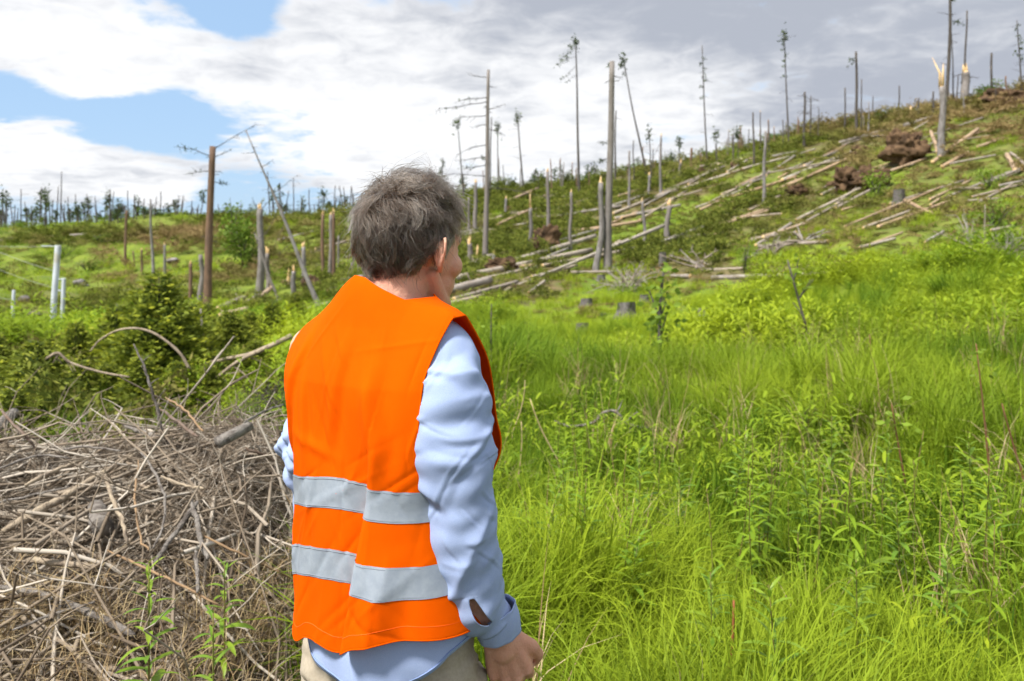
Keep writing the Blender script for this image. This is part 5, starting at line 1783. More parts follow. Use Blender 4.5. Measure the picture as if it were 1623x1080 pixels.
if not ONLY or 'plants' in ONLY or 'forest' in ONLY:
    kinds = [spruce_mesh(s_, 1.0, w_) for s_, w_ in ((1, 0.40), (2, 0.52), (3, 0.34), (4, 0.62))]
    # foot column, foot row, height and half width in photo pixels, kind, label
    sp = [(252, 612, 178, 1.15, 1, 'largest dark bushy young spruce in the middle of the thicket'), (185, 598, 118, 1.2, 0, 'yellowish young spruce left of the largest one'), (300, 600, 120, 1.1, 3, 'dark young spruce right of the largest one'),
          (120, 600, 88, 1.2, 1, 'low spreading young spruce below the white posts'), (60, 660, 120, 1.5, 3, 'broad near spruce with bright flat boughs at the left'), (-15, 640, 110, 1.4, 1, 'young spruce cut by the left picture edge'),
          (365, 585, 92, 1.2, 3, 'dark low spruce heap left of the vest'), (432, 560, 84, 1.1, 0, 'bright green young spruce nearest the vest shoulder'), (467, 525, 60, 1.0, 1, 'small yellow green spruce at the leaning trunk foot'),
          (20, 560, 44, 1.4, 1, 'small light spruce behind the small white post'), (150, 535, 52, 1.3, 0, 'small spruce right of the two posts'), (405, 610, 70, 1.4, 3, 'dark sprawling spruce behind the pale branch'),
          (330, 540, 60, 1.2, 0, 'small dark spruce at the tall brown trunk foot'), (215, 520, 62, 1.2, 2, 'light young spruce behind the thicket'), (170, 645, 70, 1.5, 1, 'low yellow green spruce behind the brush pile'), (95, 690, 80, 1.4, 3, 'near dark spruce directly behind the brush pile'),
          (330, 640, 62, 1.4, 1, 'olive low spruce by the grass gap'), (225, 655, 92, 1.4, 0, 'yellow tipped spruce just above the middle of the pile'), (285, 650, 78, 1.5, 3, 'dark spruce between the standing twig and the grass gap'), (130, 655, 84, 1.4, 2, 'upright spruce behind the lichen covered twig'), (395, 560, 66, 1.3, 1, 'olive spruce under the leaning trunk'), (60, 610, 66, 1.5, 0, 'light spruce in front of the small white post'), (345, 575, 76, 1.3, 0, 'yellowish spruce right of the tall brown trunk'), (20, 705, 88, 1.5, 1, 'near spruce at the left edge above the brush pile')]
    for (u, v, hp, wf, k, label) in sp:
        b = hit(u, v)
        hh = hp * b[1] / F
        root = empty('young_spruce', tuple(b), rz=u * 0.7)
        root.scale = (hh * wf, hh * wf, hh)
        tag(root, label, 'tree', 'young spruces behind the brush pile')
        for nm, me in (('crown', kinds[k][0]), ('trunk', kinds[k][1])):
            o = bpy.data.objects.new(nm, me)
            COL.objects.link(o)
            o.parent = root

    def bush(u, v, w_, h, label, n=500, cat='bush', name='bush', base=None, stems=5, tone=(0.1, 0.6), m=None, group=None):
        rng = np.random.default_rng(int(u * 3 + v))
        b = hit(u, v) if base is None else base
        s = b[1] / F
        root = empty(name, tuple(b))
        tag(root, label, cat, group)
        tm = TM()
        cl = rng.standard_normal((max(5, n // 40), 3))
        cl /= np.linalg.norm(cl, axis=1, keepdims=True)
        cl *= rng.uniform(0.35, 0.95, len(cl))[:, None]
        for c in cl:
            q = c + rng.standard_normal((40, 3)) * 0.24
            q[:, 2] = q[:, 2] * 0.5 + 0.55
            shards(tm, q * np.array([w_ / 2, w_ / 2, h]) * s + b, max(2.6, min(w_, h) * 0.10) * s, rng, np.clip(rng.uniform(*tone) + rng.normal(0, 0.15, 40), 0, 1), aspect=0.35)
        obj('crown', tm.me('crown', m or m_leaf), root)
        mb = MB()
        for i in range(stems):
            e = b + np.array([rng.normal(0, 0.22) * w_, rng.normal(0, 0.2) * w_, h * rng.uniform(0.6, 0.9)]) * s
            mb = MB()
            add_tube(mb, [b - [0, 0, 0.1], (b + e) / 2 + rng.standard_normal(3) * 1.2 * s, e], [1.0 * s, 0.7 * s, 0.3 * s], 5)
            obj('stem', mb.me('stem', [m_bark_d]), root)
        return root
    bush(372, 396, 62, 92, 'leafy green broadleaf sapling between brown trunk and leaning trunk', 420, 'tree', 'broadleaf_tree', tone=(0.3, 0.8))
    bush(385, 425, 60, 70, 'dense green shrub under the broadleaf sapling', 800, tone=(0.15, 0.6))
    bush(1410, 158, 40, 34, 'dark green round bush on the ridge beside the dark pole', 700, base=crest(1572) * 0 + hit(1572, 164), tone=(0.0, 0.3))
    bush(1398, 190, 20, 20, 'small dark double bush on the ridge right of the thin pole', 300, base=hit(1398, 196), tone=(0.0, 0.25))
    bush(1180, 432, 34, 52, 'bright yellow green shrub in front of the meadow edge logs', 500, tone=(0.75, 1.0))
    bush(1205, 440, 26, 34, 'bright shrub right next to the yellow green one', 400, tone=(0.7, 1.0))
    bush(1565, 300, 44, 34, 'light green shrub on the right slope below the tan logs', 500, tone=(0.7, 1.0))
    bush(1390, 318, 44, 44, 'fresh green shrub below the hollow root plate', 500, tone=(0.5, 0.9))
    bush(1575, 360, 60, 40, 'light shrub by the dead bare shrub on the right', 500, tone=(0.5, 0.9))
    bush(957, 508, 14, 14, 'small round dark green seedling left of the largest stump', 200, tone=(0.1, 0.4))
    bush(100, 408, 36, 20, 'dark shrub on the green slope right of the tall post', 300, tone=(0.05, 0.35))
    bush(165, 385, 26, 16, 'small dark shrub near the left crest', 240, tone=(0.05, 0.4))
    bush(140, 430, 50, 18, 'low dark bush on the green slope', 300, tone=(0.05, 0.4))
    for i, u in enumerate((30, 75, 145, 182, 232, 395, 470, 530, 740, 790, 830, 860, 905, 935, 1010, 1060, 1130, 1225, 1310, 1345, 1432, 1465, 1520)):
        bush(u, 0, 30 + 8 * (i % 3), 11 + 4 * (i % 2), 'low dark shrub in the broken row along the crest line', 240, base=crest(u, 1.0), tone=(0.05, 0.45), group='low shrubs on the crest', stems=2)

    # thin saplings and stalks in the meadow
    def stalk(u1, v1, u2, v2, w_, label, m=None, leaves=0, tone=(0.7, 1.0), name='sapling', lsize=0.05, d=None, cat='sapling', lean=None, forks=0, top=False):
        """foot (u2, v2), tip (u1, v1)"""
        rng = np.random.default_rng(int(u1 * 5 + v1))
        b = hit(u2, v2) if d is None else P(u2, v2, d)
        if d is not None:
            b[2] = min(b[2], float(H(b[0], b[1])) + 0.3)
        s = b[1] / F
        t = P(u1, v1, b[1])
        k = np.linspace(0, 1, 6)
        pts = b + k[:, None] * (t - b) + np.sin(k * np.pi)[:, None] * rng.standard_normal(3) * 2.5 * s
        pts = np.vstack([b - [0, 0, 0.25], pts])
        root = empty(name, tuple(b))
        tag(root, label, cat)
        mb = MB()
        add_tube(mb, pts, np.linspace(w_ / 2, w_ / 4, len(pts)) * s, 6)
        obj('stem', mb.me('stem', [m or m_bark_d]), root)
        for i in range(forks):
            p0 = pts[rng.integers(3, len(pts) - 1)]
            e = np.array([rng.choice([-1, 1]) * 0.5, rng.normal(0, 0.3), 0.9])
            lp = limb(p0, e, np.linalg.norm(t - b) * rng.uniform(0.15, 0.3), 0, rng, -0.1, 4)
            mb = MB()
            add_tube(mb, lp, np.linspace(w_ / 4, w_ / 8, len(lp)) * s, 5)
            obj('branch', mb.me('branch', [m or m_bark_d]), root)
        if leaves:
            tm = TM()
            f = rng.uniform(0.75 if top else 0.25, 1.02, leaves)
            q = np.stack([np.interp(f * (len(pts) - 1), np.arange(len(pts)), pts[:, c]) for c in range(3)], -1)
            q += rng.standard_normal(q.shape) * lsize * np.array([1, 1, 0.5])
            shards(tm, q, lsize, rng, rng.uniform(*tone, leaves), aspect=0.3, flat=0.5)
            obj('foliage', tm.me('foliage', m_leaf), root)
        return root
    m_stem_r = mat('reddish_stem', (0.16, 0.075, 0.035), 0.8)
    m_straw_s = mat('dry_stem', (0.46, 0.36, 0.19), 0.85, var=(0.36, 0.27, 0.15), scale=30)
    stalk(1052, 425, 1050, 612, 8, 'upright dark stemmed sapling with light leafy top in the meadow', leaves=190, lsize=0.11, tone=(0.4, 1.0), forks=3)
    stalk(1248, 412, 1291, 566, 5, 'leaning bare sapling with yellow tip right of the upright one', leaves=34, lsize=0.10, tone=(0.9, 1.0), forks=4, top=True)
    stalk(779, 482, 780, 640, 4, 'thin sapling with pale leaf tip right beside the vest shoulder', leaves=40, lsize=0.06, tone=(0.8, 1.0), top=True)
    stalk(840, 632, 888, 735, 3, 'dry straw stalk leaning left in the grass by the sleeve', m_straw_s, d=5.0, cat='stalk', name='dry_stalk')
    stalk(832, 603, 812, 650, 2.5, 'dry straw stalk leaning right above the other', m_straw_s, d=6.0, cat='stalk', name='dry_stalk')
    stalk(826, 668, 822, 745, 2.5, 'upright dry stalk close to the elbow', m_straw_s, d=4.5, cat='stalk', name='dry_stalk')
    stalk(1547, 545, 1568, 690, 3.5, 'tall reddish stem with green tip at far right', m_stem_r, leaves=16, lsize=0.05, d=4.6, top=True, cat='stalk', name='tall_stem')
    stalk(1588, 640, 1625, 755, 4, 'reddish stem leaning left at the right edge', m_stem_r, d=4.2, cat='stalk', name='tall_stem')
    stalk(1378, 530, 1390, 605, 2.5, 'thin reddish stem in the bright grass mound', m_stem_r, d=7.0, cat='stalk', name='tall_stem')
    stalk(1413, 640, 1435, 760, 3.5, 'brown stem with yellow green tip right of centre', m_stem_r, leaves=22, lsize=0.05, d=4.4, top=True, cat='stalk', name='tall_stem')
    stalk(1163, 952, 1153, 1062, 7, 'dead rust brown leaf stalk low in the grass', mat('rust_leaf', (0.24, 0.085, 0.03), 0.8), d=2.5, cat='stalk', name='dead_stalk')
    stalk(1135, 598, 1140, 640, 2.5, 'thin straw in the middle of the meadow', m_straw_s, d=8.0, cat='stalk', name='dry_stalk')
    stalk(977, 575, 972, 640, 2, 'pale straw left of the dark sapling', m_straw_s, d=8.0, cat='stalk', name='dry_stalk')

    # bare dead shrubs
    def dead_shrub(u, v, w_, h, label, n=16, mt=None, name='dead_shrub', r0=1.6, arch=0.3):
        rng = np.random.default_rng(int(u + 7 * v))
        b = hit(u, v)
        s = b[1] / F
        root = empty(name, tuple(b))
        tag(root, label, 'dead shrub')
        for i in range(n):
            e = np.array([rng.normal(0, 0.5) * w_, rng.normal(0, 0.4) * w_, h * rng.uniform(0.4, 1.1)]) * s
            p0 = b + np.array([rng.normal(0, 0.12) * w_, rng.normal(0, 0.1) * w_, -1]) * s
            lp = limb(p0, e, np.linalg.norm(e), 0, rng, arch, 7)
            mb = MB()
            add_tube(mb, lp, np.linspace(r0, r0 * 0.3, len(lp)) * s, 5)
            for _ in range(3):
                tw = limb(lp[rng.integers(2, len(lp))], e / np.linalg.norm(e) + rng.standard_normal(3), h * 0.3 * s, 0, rng, 0.2, 4)
                add_tube(mb, tw, np.linspace(r0 * 0.4, r0 * 0.2, len(tw)) * s, 4)
            obj('branch', mb.me('branch', [mt or m_log_g]), root)
    dead_shrub(1540, 400, 60, 70, 'pale bare dead shrub on the right slope', 9, arch=0.0, r0=1.5)
    dead_shrub(1592, 415, 70, 55, 'grey tangled dead shrub at the right edge', 22, r0=1.3, arch=0.6)
    dead_shrub(997, 462, 60, 50, 'grey heap of dead twigs under the knotty trunk', 40, r0=1.4, arch=0.9)
    dead_shrub(1225, 405, 40, 36, 'pale upturned root tangle at the grey log', 14, r0=1.6, arch=0.5)
    dead_shrub(432, 655, 40, 52, 'dark grey twig heap touching the vest side', 40, mt=m_bark_d, r0=1.0, arch=0.9)
    dead_shrub(1275, 382, 60, 26, 'crossed dead limbs behind the long pale grey log', 10, r0=2.2, arch=0.4)
    dead_shrub(1115, 425, 60, 30, 'dead spruce limbs in the slash left of the bright shrubs', 12, r0=1.8, arch=0.4)
# ------------------------------------------------------------------ brush pile in the near left corner
def mound(x, y):
    x, y = np.asarray(x, float), np.asarray(y, float)
    e = -x - (0.42 + 0.13 * (y - 2.0))
    bump = 0.07 * np.sin(x * 4.1 + y * 1.7) + 0.05 * np.sin(x * 2.3 - y * 3.3 + 1)
    return (0.56 + bump) * smst(y, 1.3, 3.8) * smst(5.2 - y, 0, 1.4) * smst(e, -0.05, 0.62) * (1 - 0.30 * smst(-x, 1.5, 2.4))


def HM(x, y):
    return H(x, y) + mound(x, y)


def hit2(u, v, lift=0.0):
    ds = np.linspace(1.7, 7.0, 900)
    x = (u - U0) / F * ds
    g = HM(x, ds) + lift - (ZC - (v - V0) / F * ds)
    i = int(np.argmax(g > 0))
    d = ds[i] if g[i] > 0 else 5.0
    return P(u, v, d)


def scatter(name, pts, src, idx, rot, scl, tint, label, cat=None):
    """uncountable cover: one object whose geometry nodes put small plants on its points"""
    me = bpy.data.meshes.new(name)
    pts = np.asarray(pts, np.float32)
    me.vertices.add(len(pts))
    me.vertices.foreach_set('co', pts.ravel())
    for nm, ty, key, arr in (('idx', 'INT', 'value', idx), ('rot', 'FLOAT_VECTOR', 'vector', rot), ('scl', 'FLOAT_VECTOR', 'vector', scl), ('tint', 'FLOAT', 'value', tint)):
        a = me.attributes.new(nm, ty, 'POINT')
        a.data.foreach_set(key, np.asarray(arr, np.int32 if ty == 'INT' else np.float32).ravel())
    me.update()
    c = bpy.data.collections.new(name + '_parts')
    for i, m in enumerate(src):
        c.objects.link(bpy.data.objects.new('%s_piece_%02d' % (name, i), m))
    o = obj(name, me)
    tag(o, label, cat, kind='stuff')
    ng = bpy.data.node_groups.new(name, 'GeometryNodeTree')
    ng.interface.new_socket('Geometry', in_out='INPUT', socket_type='NodeSocketGeometry')
    ng.interface.new_socket('Geometry', in_out='OUTPUT', socket_type='NodeSocketGeometry')
    n, l = ng.nodes, ng.links
    gi, go = n.new('NodeGroupInput'), n.new('NodeGroupOutput')
    mp = n.new('GeometryNodeMeshToPoints')
    ip = n.new('GeometryNodeInstanceOnPoints')
    ci = n.new('GeometryNodeCollectionInfo')
    ci.inputs['Collection'].default_value = c
    ci.inputs['Separate Children'].default_value = True
    ci.inputs['Reset Children'].default_value = True
    ip.inputs['Pick Instance'].default_value = True

    def attr(nm, ty):
        a = n.new('GeometryNodeInputNamedAttribute')
        a.data_type = ty
        a.inputs['Name'].default_value = nm
        return [s for s in a.outputs if s.enabled][0]
    l.new(gi.outputs[0], mp.inputs['Mesh'])
    l.new(mp.outputs[0], ip.inputs['Points'])
    l.new(ci.outputs[0], ip.inputs['Instance'])
    l.new(attr('idx', 'INT'), ip.inputs['Instance Index'])
    e2r = n.new('FunctionNodeEulerToRotation')
    l.new(attr('rot', 'FLOAT_VECTOR'), e2r.inputs[0])
    l.new(e2r.outputs[0], ip.inputs['Rotation'])
    l.new(attr('scl', 'FLOAT_VECTOR'), ip.inputs['Scale'])
    l.new(ip.outputs[0], go.inputs[0])
    o.modifiers.new('plants', 'NODES').node_group = ng
    return o


def blades(tm, rng, n, h, r0, wd, droop=(0.5, 1.5), seg=6, tone=(0, 1), base_r=None):
    """n arching grass blades from one clump"""
    az = rng.uniform(0, 2 * np.pi, n)
    ln = h * rng.uniform(0.55, 1.15, n)
    out = rng.uniform(0.05, 0.75, n)              # first lean
    dr = rng.uniform(*droop, n)
    rb = (base_r or r0) * np.sqrt(rng.random(n))
    a2 = rng.uniform(0, 2 * np.pi, n)
    p = np.stack([rb * np.cos(a2), rb * np.sin(a2), np.zeros(n) - 0.02], -1)
    hd = np.stack([np.cos(az), np.sin(az), np.zeros(n)], -1)
    sd = np.stack([-np.sin(az), np.cos(az), np.zeros(n)], -1)
    tw = rng.normal(0, 0.5, n)
    V = np.zeros((n, seg + 1, 2, 3))
    ang = 0.25 * out
    w0 = wd * rng.uniform(0.6, 1.4, n)
    for k in range(seg + 1):
        f = k / seg
        w_ = w0 * (1 - f ** 1.8) * (0.55 + 0.45 * min(1, f * 4)) + 0.0002
        side = sd * np.cos(tw * f)[:, None] + np.cross(sd, hd) * np.sin(tw * f)[:, None]
        V[:, k, 0] = p - side * (w_ / 2)[:, None]
        V[:, k, 1] = p + side * (w_ / 2)[:, None]
        ang = 0.25 * out + dr * f ** 1.5
        p = p + (hd * np.sin(ang)[:, None] + np.array([0, 0, 1.0]) * np.cos(ang)[:, None]) * (ln / seg)[:, None]
    v = V.reshape(-1, 3)
    b = np.arange(n)[:, None] * (seg + 1) * 2
    k = np.arange(seg)[None] * 2
    f = np.stack([b + k, b + k + 1, b + k + 3, b + k + 2], -1).reshape(-1, 4)
    tn = np.repeat(rng.uniform(*tone, n), (seg + 1) * 2)
    tm.add(v, f, tn)


def leaf(tm, p, d, ln, wd, droop, tone, seg=4, up=np.array([0, 0, 1.0])):
    """one lance-shaped leaf with a folded midrib"""
    d = d / np.linalg.norm(d)
    s = np.cross(d, up)
    s /= np.linalg.norm(s) + 1e-9
    rows = []
    q = np.asarray(p, float)
    for k in range(seg + 1):
        f = k / seg
        w_ = wd * math.sin(math.pi * min(0.97, 0.10 + 0.87 * f)) ** 0.8 * (1.0 if f < 1 else 0.05)
        nrm = np.cross(s, d)
        rows.append(np.stack([q - s * w_ + nrm * w_ * 0.35, q, q + s * w_ + nrm * w_ * 0.35]))
        d = d + np.array([0, 0, -droop / seg])
        d /= np.linalg.norm(d)
        q = q + d * ln / seg
    v = np.array(rows).reshape(-1, 3)
    f = []
    for k in range(seg):
        for j in (0, 1):
            f.append((k * 3 + j, k * 3 + j + 1, k * 3 + 4 + j, k * 3 + 3 + j))
    tm.add(v, np.array(f), tone)


m_grass = tmat('meadow_grass', (0.036, 0.095, 0.007), (0.175, 0.282, 0.016), 0.65, trans=0.36, spec=0.14, tint=(0.300, 0.385, 0.022))
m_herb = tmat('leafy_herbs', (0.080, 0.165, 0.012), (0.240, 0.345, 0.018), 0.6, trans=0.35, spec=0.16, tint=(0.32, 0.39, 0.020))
m_slash = tmat('slash_boughs', (0.040, 0.060, 0.014), (0.25, 0.255, 0.050), 0.9, trans=0.2, spec=0.06, mid=(0.150, 0.180, 0.030), tint=(0.27, 0.195, 0.090))
m_brush = tmat('brushwood', (0.082, 0.060, 0.042), (0.47, 0.42, 0.355), 0.9, spec=0.1, mid=(0.215, 0.172, 0.128))
m_straw = tmat('dry_grass', (0.24, 0.155, 0.075), (0.50, 0.40, 0.23), 0.85, trans=0.2)

if not ONLY or 'meadow' in ONLY:
    rng = np.random.default_rng(17)
    # ---- source pieces
    tuss = []
    for i in range(7):
        tm = TM()
        blades(tm, rng, 95, 0.62 + 0.05 * i, 0.11, 0.0088 if i % 2 else 0.0125, (0.7, 2.5), 7)
        tuss.append(tm.me('tussock', m_grass))
    short = []
    for i in range(5):
        tm = TM()
        blades(tm, rng, 70, 0.30, 0.22, 0.008, (0.3, 1.4), 4)
        short.append(tm.me('short_tuft', m_grass))
    clump = []
    for i in range(6):
        tm = TM()
        for s_ in range(11):
            b = np.array([rng.normal(0, 0.13), rng.normal(0, 0.13), 0.0])
            hh = rng.uniform(0.18, 0.42)
            t0 = rng.uniform(0.1, 0.9)
            for k in range(9):
                f = 0.25 + 0.75 * k / 8
                a = k * 2.4 + s_
                leaf(tm, b + [0, 0, hh * f], np.array([math.cos(a), math.sin(a), 0.35 + 0.8 * f]), rng.uniform(0.06, 0.105), rng.uniform(0.0065, 0.0115), 0.8, np.clip(t0 + rng.normal(0, 0.1), 0, 1), 3)
        clump.append(tm.me('herb_clump', m_herb))
    bough = []
    for i in range(6):
        tm = TM()
        for s_ in range(rng.integers(2, 4)):
            lp = limb([rng.normal(0, 0.2), rng.normal(0, 0.2), 0.06], [rng.normal(), rng.normal(), 0.28], rng.uniform(0.6, 1.1), 0, rng, 0.55, 7)
            v_, q_, _t = tube(lp, np.linspace(0.014, 0.004, len(lp)), 4, False)
            tm.add(v_, q_, 0.9)
            n = 150
            f = rng.uniform(0.1, 1, n)
            c = np.stack([np.interp(f * (len(lp) - 1), np.arange(len(lp)), lp[:, k]) for k in range(3)], -1)
            c += rng.standard_normal((n, 3)) * np.array([0.13, 0.13, 0.05]) - np.array([0, 0, 0.03])
            shards(tm, c, 0.13, rng, np.clip(rng.normal(0.42, 0.25, n), 0, 1), flat=0.35, aspect=0.16)
        bough.append(tm.me('bough', m_slash))

    # ---- where things grow
    def wedge(n, d0, d1, a0=-38, a1=38, pw=1.0):
        """points spread evenly over a sector of ground"""
        d = np.sqrt(rng.uniform(d0 ** 2, d1 ** 2, n)) if pw == 1.0 else np.exp(rng.uniform(math.log(d0), math.log(d1), n))
        a = np.radians(rng.uniform(a0, a1, n))
        return d * np.sin(a), d * np.cos(a)

    def near_log(x, y, rad, front=0.6):
        bad = np.zeros(len(x), bool)
        p = np.stack([x, y], -1)
        for (a, b, d) in logs:
            ab = b - a
            t = np.clip(((p - a) @ ab) / (ab @ ab + 1e-9), 0, 1)
            c = a + t[:, None] * ab
            dd = p - c
            # keep the viewer's side of each log a little clearer
            r_ = rad * (1 + front * (dd[:, 1] < 0))
            bad |= (dd ** 2).sum(1) < (r_ * max(1.0, d / 40)) ** 2
        return bad

    def inside(u, v, poly):
        poly = np.asarray(poly, float)
        c = np.zeros(len(u), bool)
        j = len(poly) - 1
        for i in range(len(poly)):
            xi, yi = poly[i]
            xj, yj = poly[j]
            hit_ = ((yi > v) != (yj > v)) & (u < (xj - xi) * (v - yi) / (yj - yi + 1e-12) + xi)
            c ^= hit_
            j = i
        return c
    GREEN = [[(862, 402), (955, 372), (1000, 348), (1090, 316), (1178, 292), (1196, 306), (1112, 342), (1052, 374), (985, 392), (905, 404)], [(1360, 312), (1420, 268), (1450, 278), (1400, 318)], [(770, 346), (795, 330), (806, 340), (785, 352)]]
    nzA, nzB, nzC = Wave(41), Wave(42), Wave(43)

    def slash_w(x, y, z):
        u, v = proj(np.stack([x, y, z], -1))
        w_ = np.where((u > 690) & (v < 405), 0.95, 0.0)
        w_ = np.where((u > 1000) & (u < 1280) & (v >= 405) & (v < 447), 0.7, w_)
        w_ = np.where((u > 690) & (u <= 900) & (v >= 400) & (v < 482), 0.8, w_)
        w_ = np.where((u <= 690) & (v < 385), 0.6 * smst(nzC(x * 0.05, y * 0.05), -0.5, 0.5) + 0.22, w_)
        w_ = np.where((u <= 690) & (v >= 385) & (v < 500), 0.45 * smst(nzC(x * 0.09, y * 0.09), -0.4, 0.7) + 0.08 + 0.25 * smst(u, 420, 520) * smst(v, 410, 450), w_)
        w_ = np.where((u > 1150) & (v < 420), 0.95 * smst(430 - v, 10, 85) * np.clip(0.88 + 0.42 * nzC(x * 0.16 + 1, y * 0.16), 0.3, 1.0), w_)
        for g in GREEN:
            w_ = np.where(inside(u, v, g), 0.02, w_)
        return w_, u, v

    def put(name, x, y, src, smin, smax, tint, label, lift=0.0, tilt=0.15, zs=1.0, cat=None, ground_fn=H):
        n = len(x)
        z = ground_fn(x, y) + lift
        s_ = rng.uniform(smin, smax, n) if not hasattr(smin, '__len__') else smin
        rot = np.stack([rng.normal(0, tilt, n), rng.normal(0, tilt, n), rng.uniform(0, 6.28, n)], -1)
        scatter(name, np.stack([x, y, z], -1), src, rng.integers(0, len(src), n), rot, np.stack([s_, s_, s_ * zs * rng.uniform(0.8, 1.2, n)], -1), tint, label, cat)

    gv = np.stack([_gx.ravel(), _gy.ravel(), _gz.ravel()], -1)
    gv[:, 1] = np.where(gv[:, 1] < 0.3, 0.3, gv[:, 1])
    gsw = slash_w(gv[:, 0], gv[:, 1], gv[:, 2])[0]
    gd = np.hypot(_gx, _gy).ravel()
    for nm, arr in (('turf', np.clip(1.0 - 1.35 * gsw, 0, 1) * smst(gd, 8, 16)), ('humus_shade', 1 - smst(gd, 7, 15))):  # near ground coloured darker, soil plus painted shade of the grass gaps
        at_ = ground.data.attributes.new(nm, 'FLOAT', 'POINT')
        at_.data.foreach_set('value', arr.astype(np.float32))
    # ---- long grass
    parts = [wedge(420, 1.6, 3.2, -10, 38), wedge(900, 2.6, 4.8), wedge(1600, 4.8, 10), wedge(2200, 10, 22)]
    x = np.concatenate([p[0] for p in parts])
    y = np.concatenate([p[1] for p in parts])
    d = np.hypot(x, y)
    ok = (mound(x, y) < 0.04) & (np.hypot(x + 0.26, y - 1.52) > 0.42) & ~((x < 0.12) & (y < 1.95)) & ~((y < 1.70))
    ok &= ~near_log(x, y, 0.7, 2.6)
    ok &= (nzB(x * 1.5 + 7, y * 1.5) > -0.9) | (np.hypot(x, y) > 9) | (np.hypot(x, y) < 3.4)
    u, v = proj(np.stack([x, y, H(x, y)], -1))
    ok &= ~((u < 455) & (y > 4.5) & (rng.random(len(x)) < 0.55)) & ~((v < 520) & (rng.random(len(x)) < 0.6))
    ok &= ~((u < 560) & (y < 3.2) & (rng.random(len(x)) < 0.6))
    x, y, d = x[ok], y[ok], d[ok]
    u, v = proj(np.stack([x, y, H(x, y)], -1))
    tint = np.clip(0.20 + 0.33 * nzA(x * 0.45, y * 0.45) + 0.25 * smst(v, 700, 560) + rng.normal(0, 0.13, len(x)), 0, 1)
    hgt = np.clip(0.92 + 0.26 * nzB(x * 0.6, y * 0.6) + 0.16 * nzC(x * 2.1, y * 2.1), 0.45, 1.5) * np.interp(d, [1.5, 4, 9, 22], [0.80, 0.85, 0.72, 0.62])
    hgt = np.where(u < 560, hgt * 0.55, hgt)
    put('grass', x, y, tuss, hgt, None, tint, 'long arching bright green meadow grass', cat='grass')
    # ---- low herbs and short turf further up
    x, y = wedge(6800, 3.0, 34)
    x2, y2 = wedge(4200, 26, 150)
    x, y = np.concatenate([x, x2]), np.concatenate([y, y2])
    d = np.hypot(x, y)
    z = H(x, y)
    sw, u, v = slash_w(x, y, z)
    ok = (rng.random(len(x)) > sw * 0.95) & ~((u < 455) & (d < 17) & ~((u > 300) & (v > 615))) & ((d > 3.6) | (rng.random(len(x)) < 0.3)) & ~near_log(x, y, 0.8, 2.4) & (mound(x, y) < 0.04) & (d > 2.6) & (np.hypot(x + 0.26, y - 1.52) > 0.6)
    x, y, d, u, v = x[ok], y[ok], d[ok], u[ok], v[ok]
    tint = np.clip(0.45 + 0.32 * nzA(x * 0.3 + 5, y * 0.3) + rng.normal(0, 0.18, len(x)), 0, 1)
    sz = np.interp(d, [2, 8, 20, 40, 80, 150], [0.85, 1.0, 1.15, 1.5, 2.6, 4.0])
    put('ground_cover', x, y, clump, sz * rng.uniform(0.7, 1.3, len(x)) * np.clip(1.0 + 0.45 * nzB(x * 0.7 + 2, y * 0.7), 0.55, np.interp(d, [4, 9, 14], [1.0, 1.25, 1.8])) * np.where((u < 455) & (d < 17), 0.6, 1.0), None, tint, 'low leafy green herbs covering the meadow and slopes', zs=np.interp(d, [2, 20, 40, 150], [1.1, 0.9, 0.55, 0.3]), cat='ground cover')
    x, y = wedge(6500, 12, 150, pw=0.5)
    d = np.hypot(x, y)
    z = H(x, y)
    sw, u, v = slash_w(x, y, z)
    ok = (rng.random(len(x)) > sw * 0.72) & ~near_log(x, y, 0.30, 1.2)
    x, y, d = x[ok], y[ok], d[ok]
    tint = np.clip(0.55 + 0.3 * nzA(x * 0.1 + 9, y * 0.1) + rng.normal(0, 0.15, len(x)), 0, 1)
    sz = np.interp(d, [10, 20, 40, 80, 150], [0.9, 1.2, 1.8, 3.2, 5.0])
    put('turf', x, y, short, sz * rng.uniform(0.8, 1.2, len(x)), None, tint, 'short green turf on the far slopes', zs=np.interp(d, [10, 30, 60, 150], [1.0, 0.7, 0.35, 0.22]), cat='grass')
    x, y = wedge(1300, 1.9, 11, -14, 38)
    ok = (mound(x, y) < 0.03) & (np.hypot(x + 0.26, y - 1.52) > 0.45) & ~near_log(x, y, 0.4)
    x, y = x[ok], y[ok]
    put('undergrowth', x, y, short, rng.uniform(0.9, 1.5, len(x)), None, np.clip(rng.normal(0.08, 0.1, len(x)), 0, 1), 'short dark green grass between the tussocks', cat='grass')
    tm = TM()
    blades(tm, rng, 16, 0.75, 0.10, 0.006, (0.4, 2.2), 6)
    straw = tm.me('straw_tuft', m_straw)
    x, y = wedge(150, 1.9, 12, -2, 38)
    ok = (np.hypot(x + 0.26, y - 1.52) > 0.5) & (mound(x, y) < 0.02)
    x, y = x[ok], y[ok]
    put('dead_straw', x, y, [straw], 0.6, 1.0, np.zeros(len(x)), 'last year straw standing in the green grass', cat='grass')
    # ---- slash: torn spruce boughs all over the windthrow
    x, y = wedge(21000, 19, 112)
    x3, y3 = wedge(2600, 18, 45)
    x4, y4 = wedge(1500, 5.8, 18, -38, -15.5)
    x, y = np.concatenate([x, x3, x4]), np.concatenate([y, y3, y4])
    d = np.hypot(x, y)
    z = H(x, y)
    sw, u, v = slash_w(x, y, z)
    sw = np.where((d < 18) & (u < 445) & (mound(x, y) < 0.1), 0.75, sw)
    sw = np.where((u > 300) & (u < 450) & (v > 615) & (d < 18), 0.08, sw)
    ok = (rng.random(len(x)) < sw * np.clip(0.75 + 0.45 * nzB(x * 0.14, y * 0.14), 0.25, 1)) & ~near_log(x, y, 0.20, 0.7)
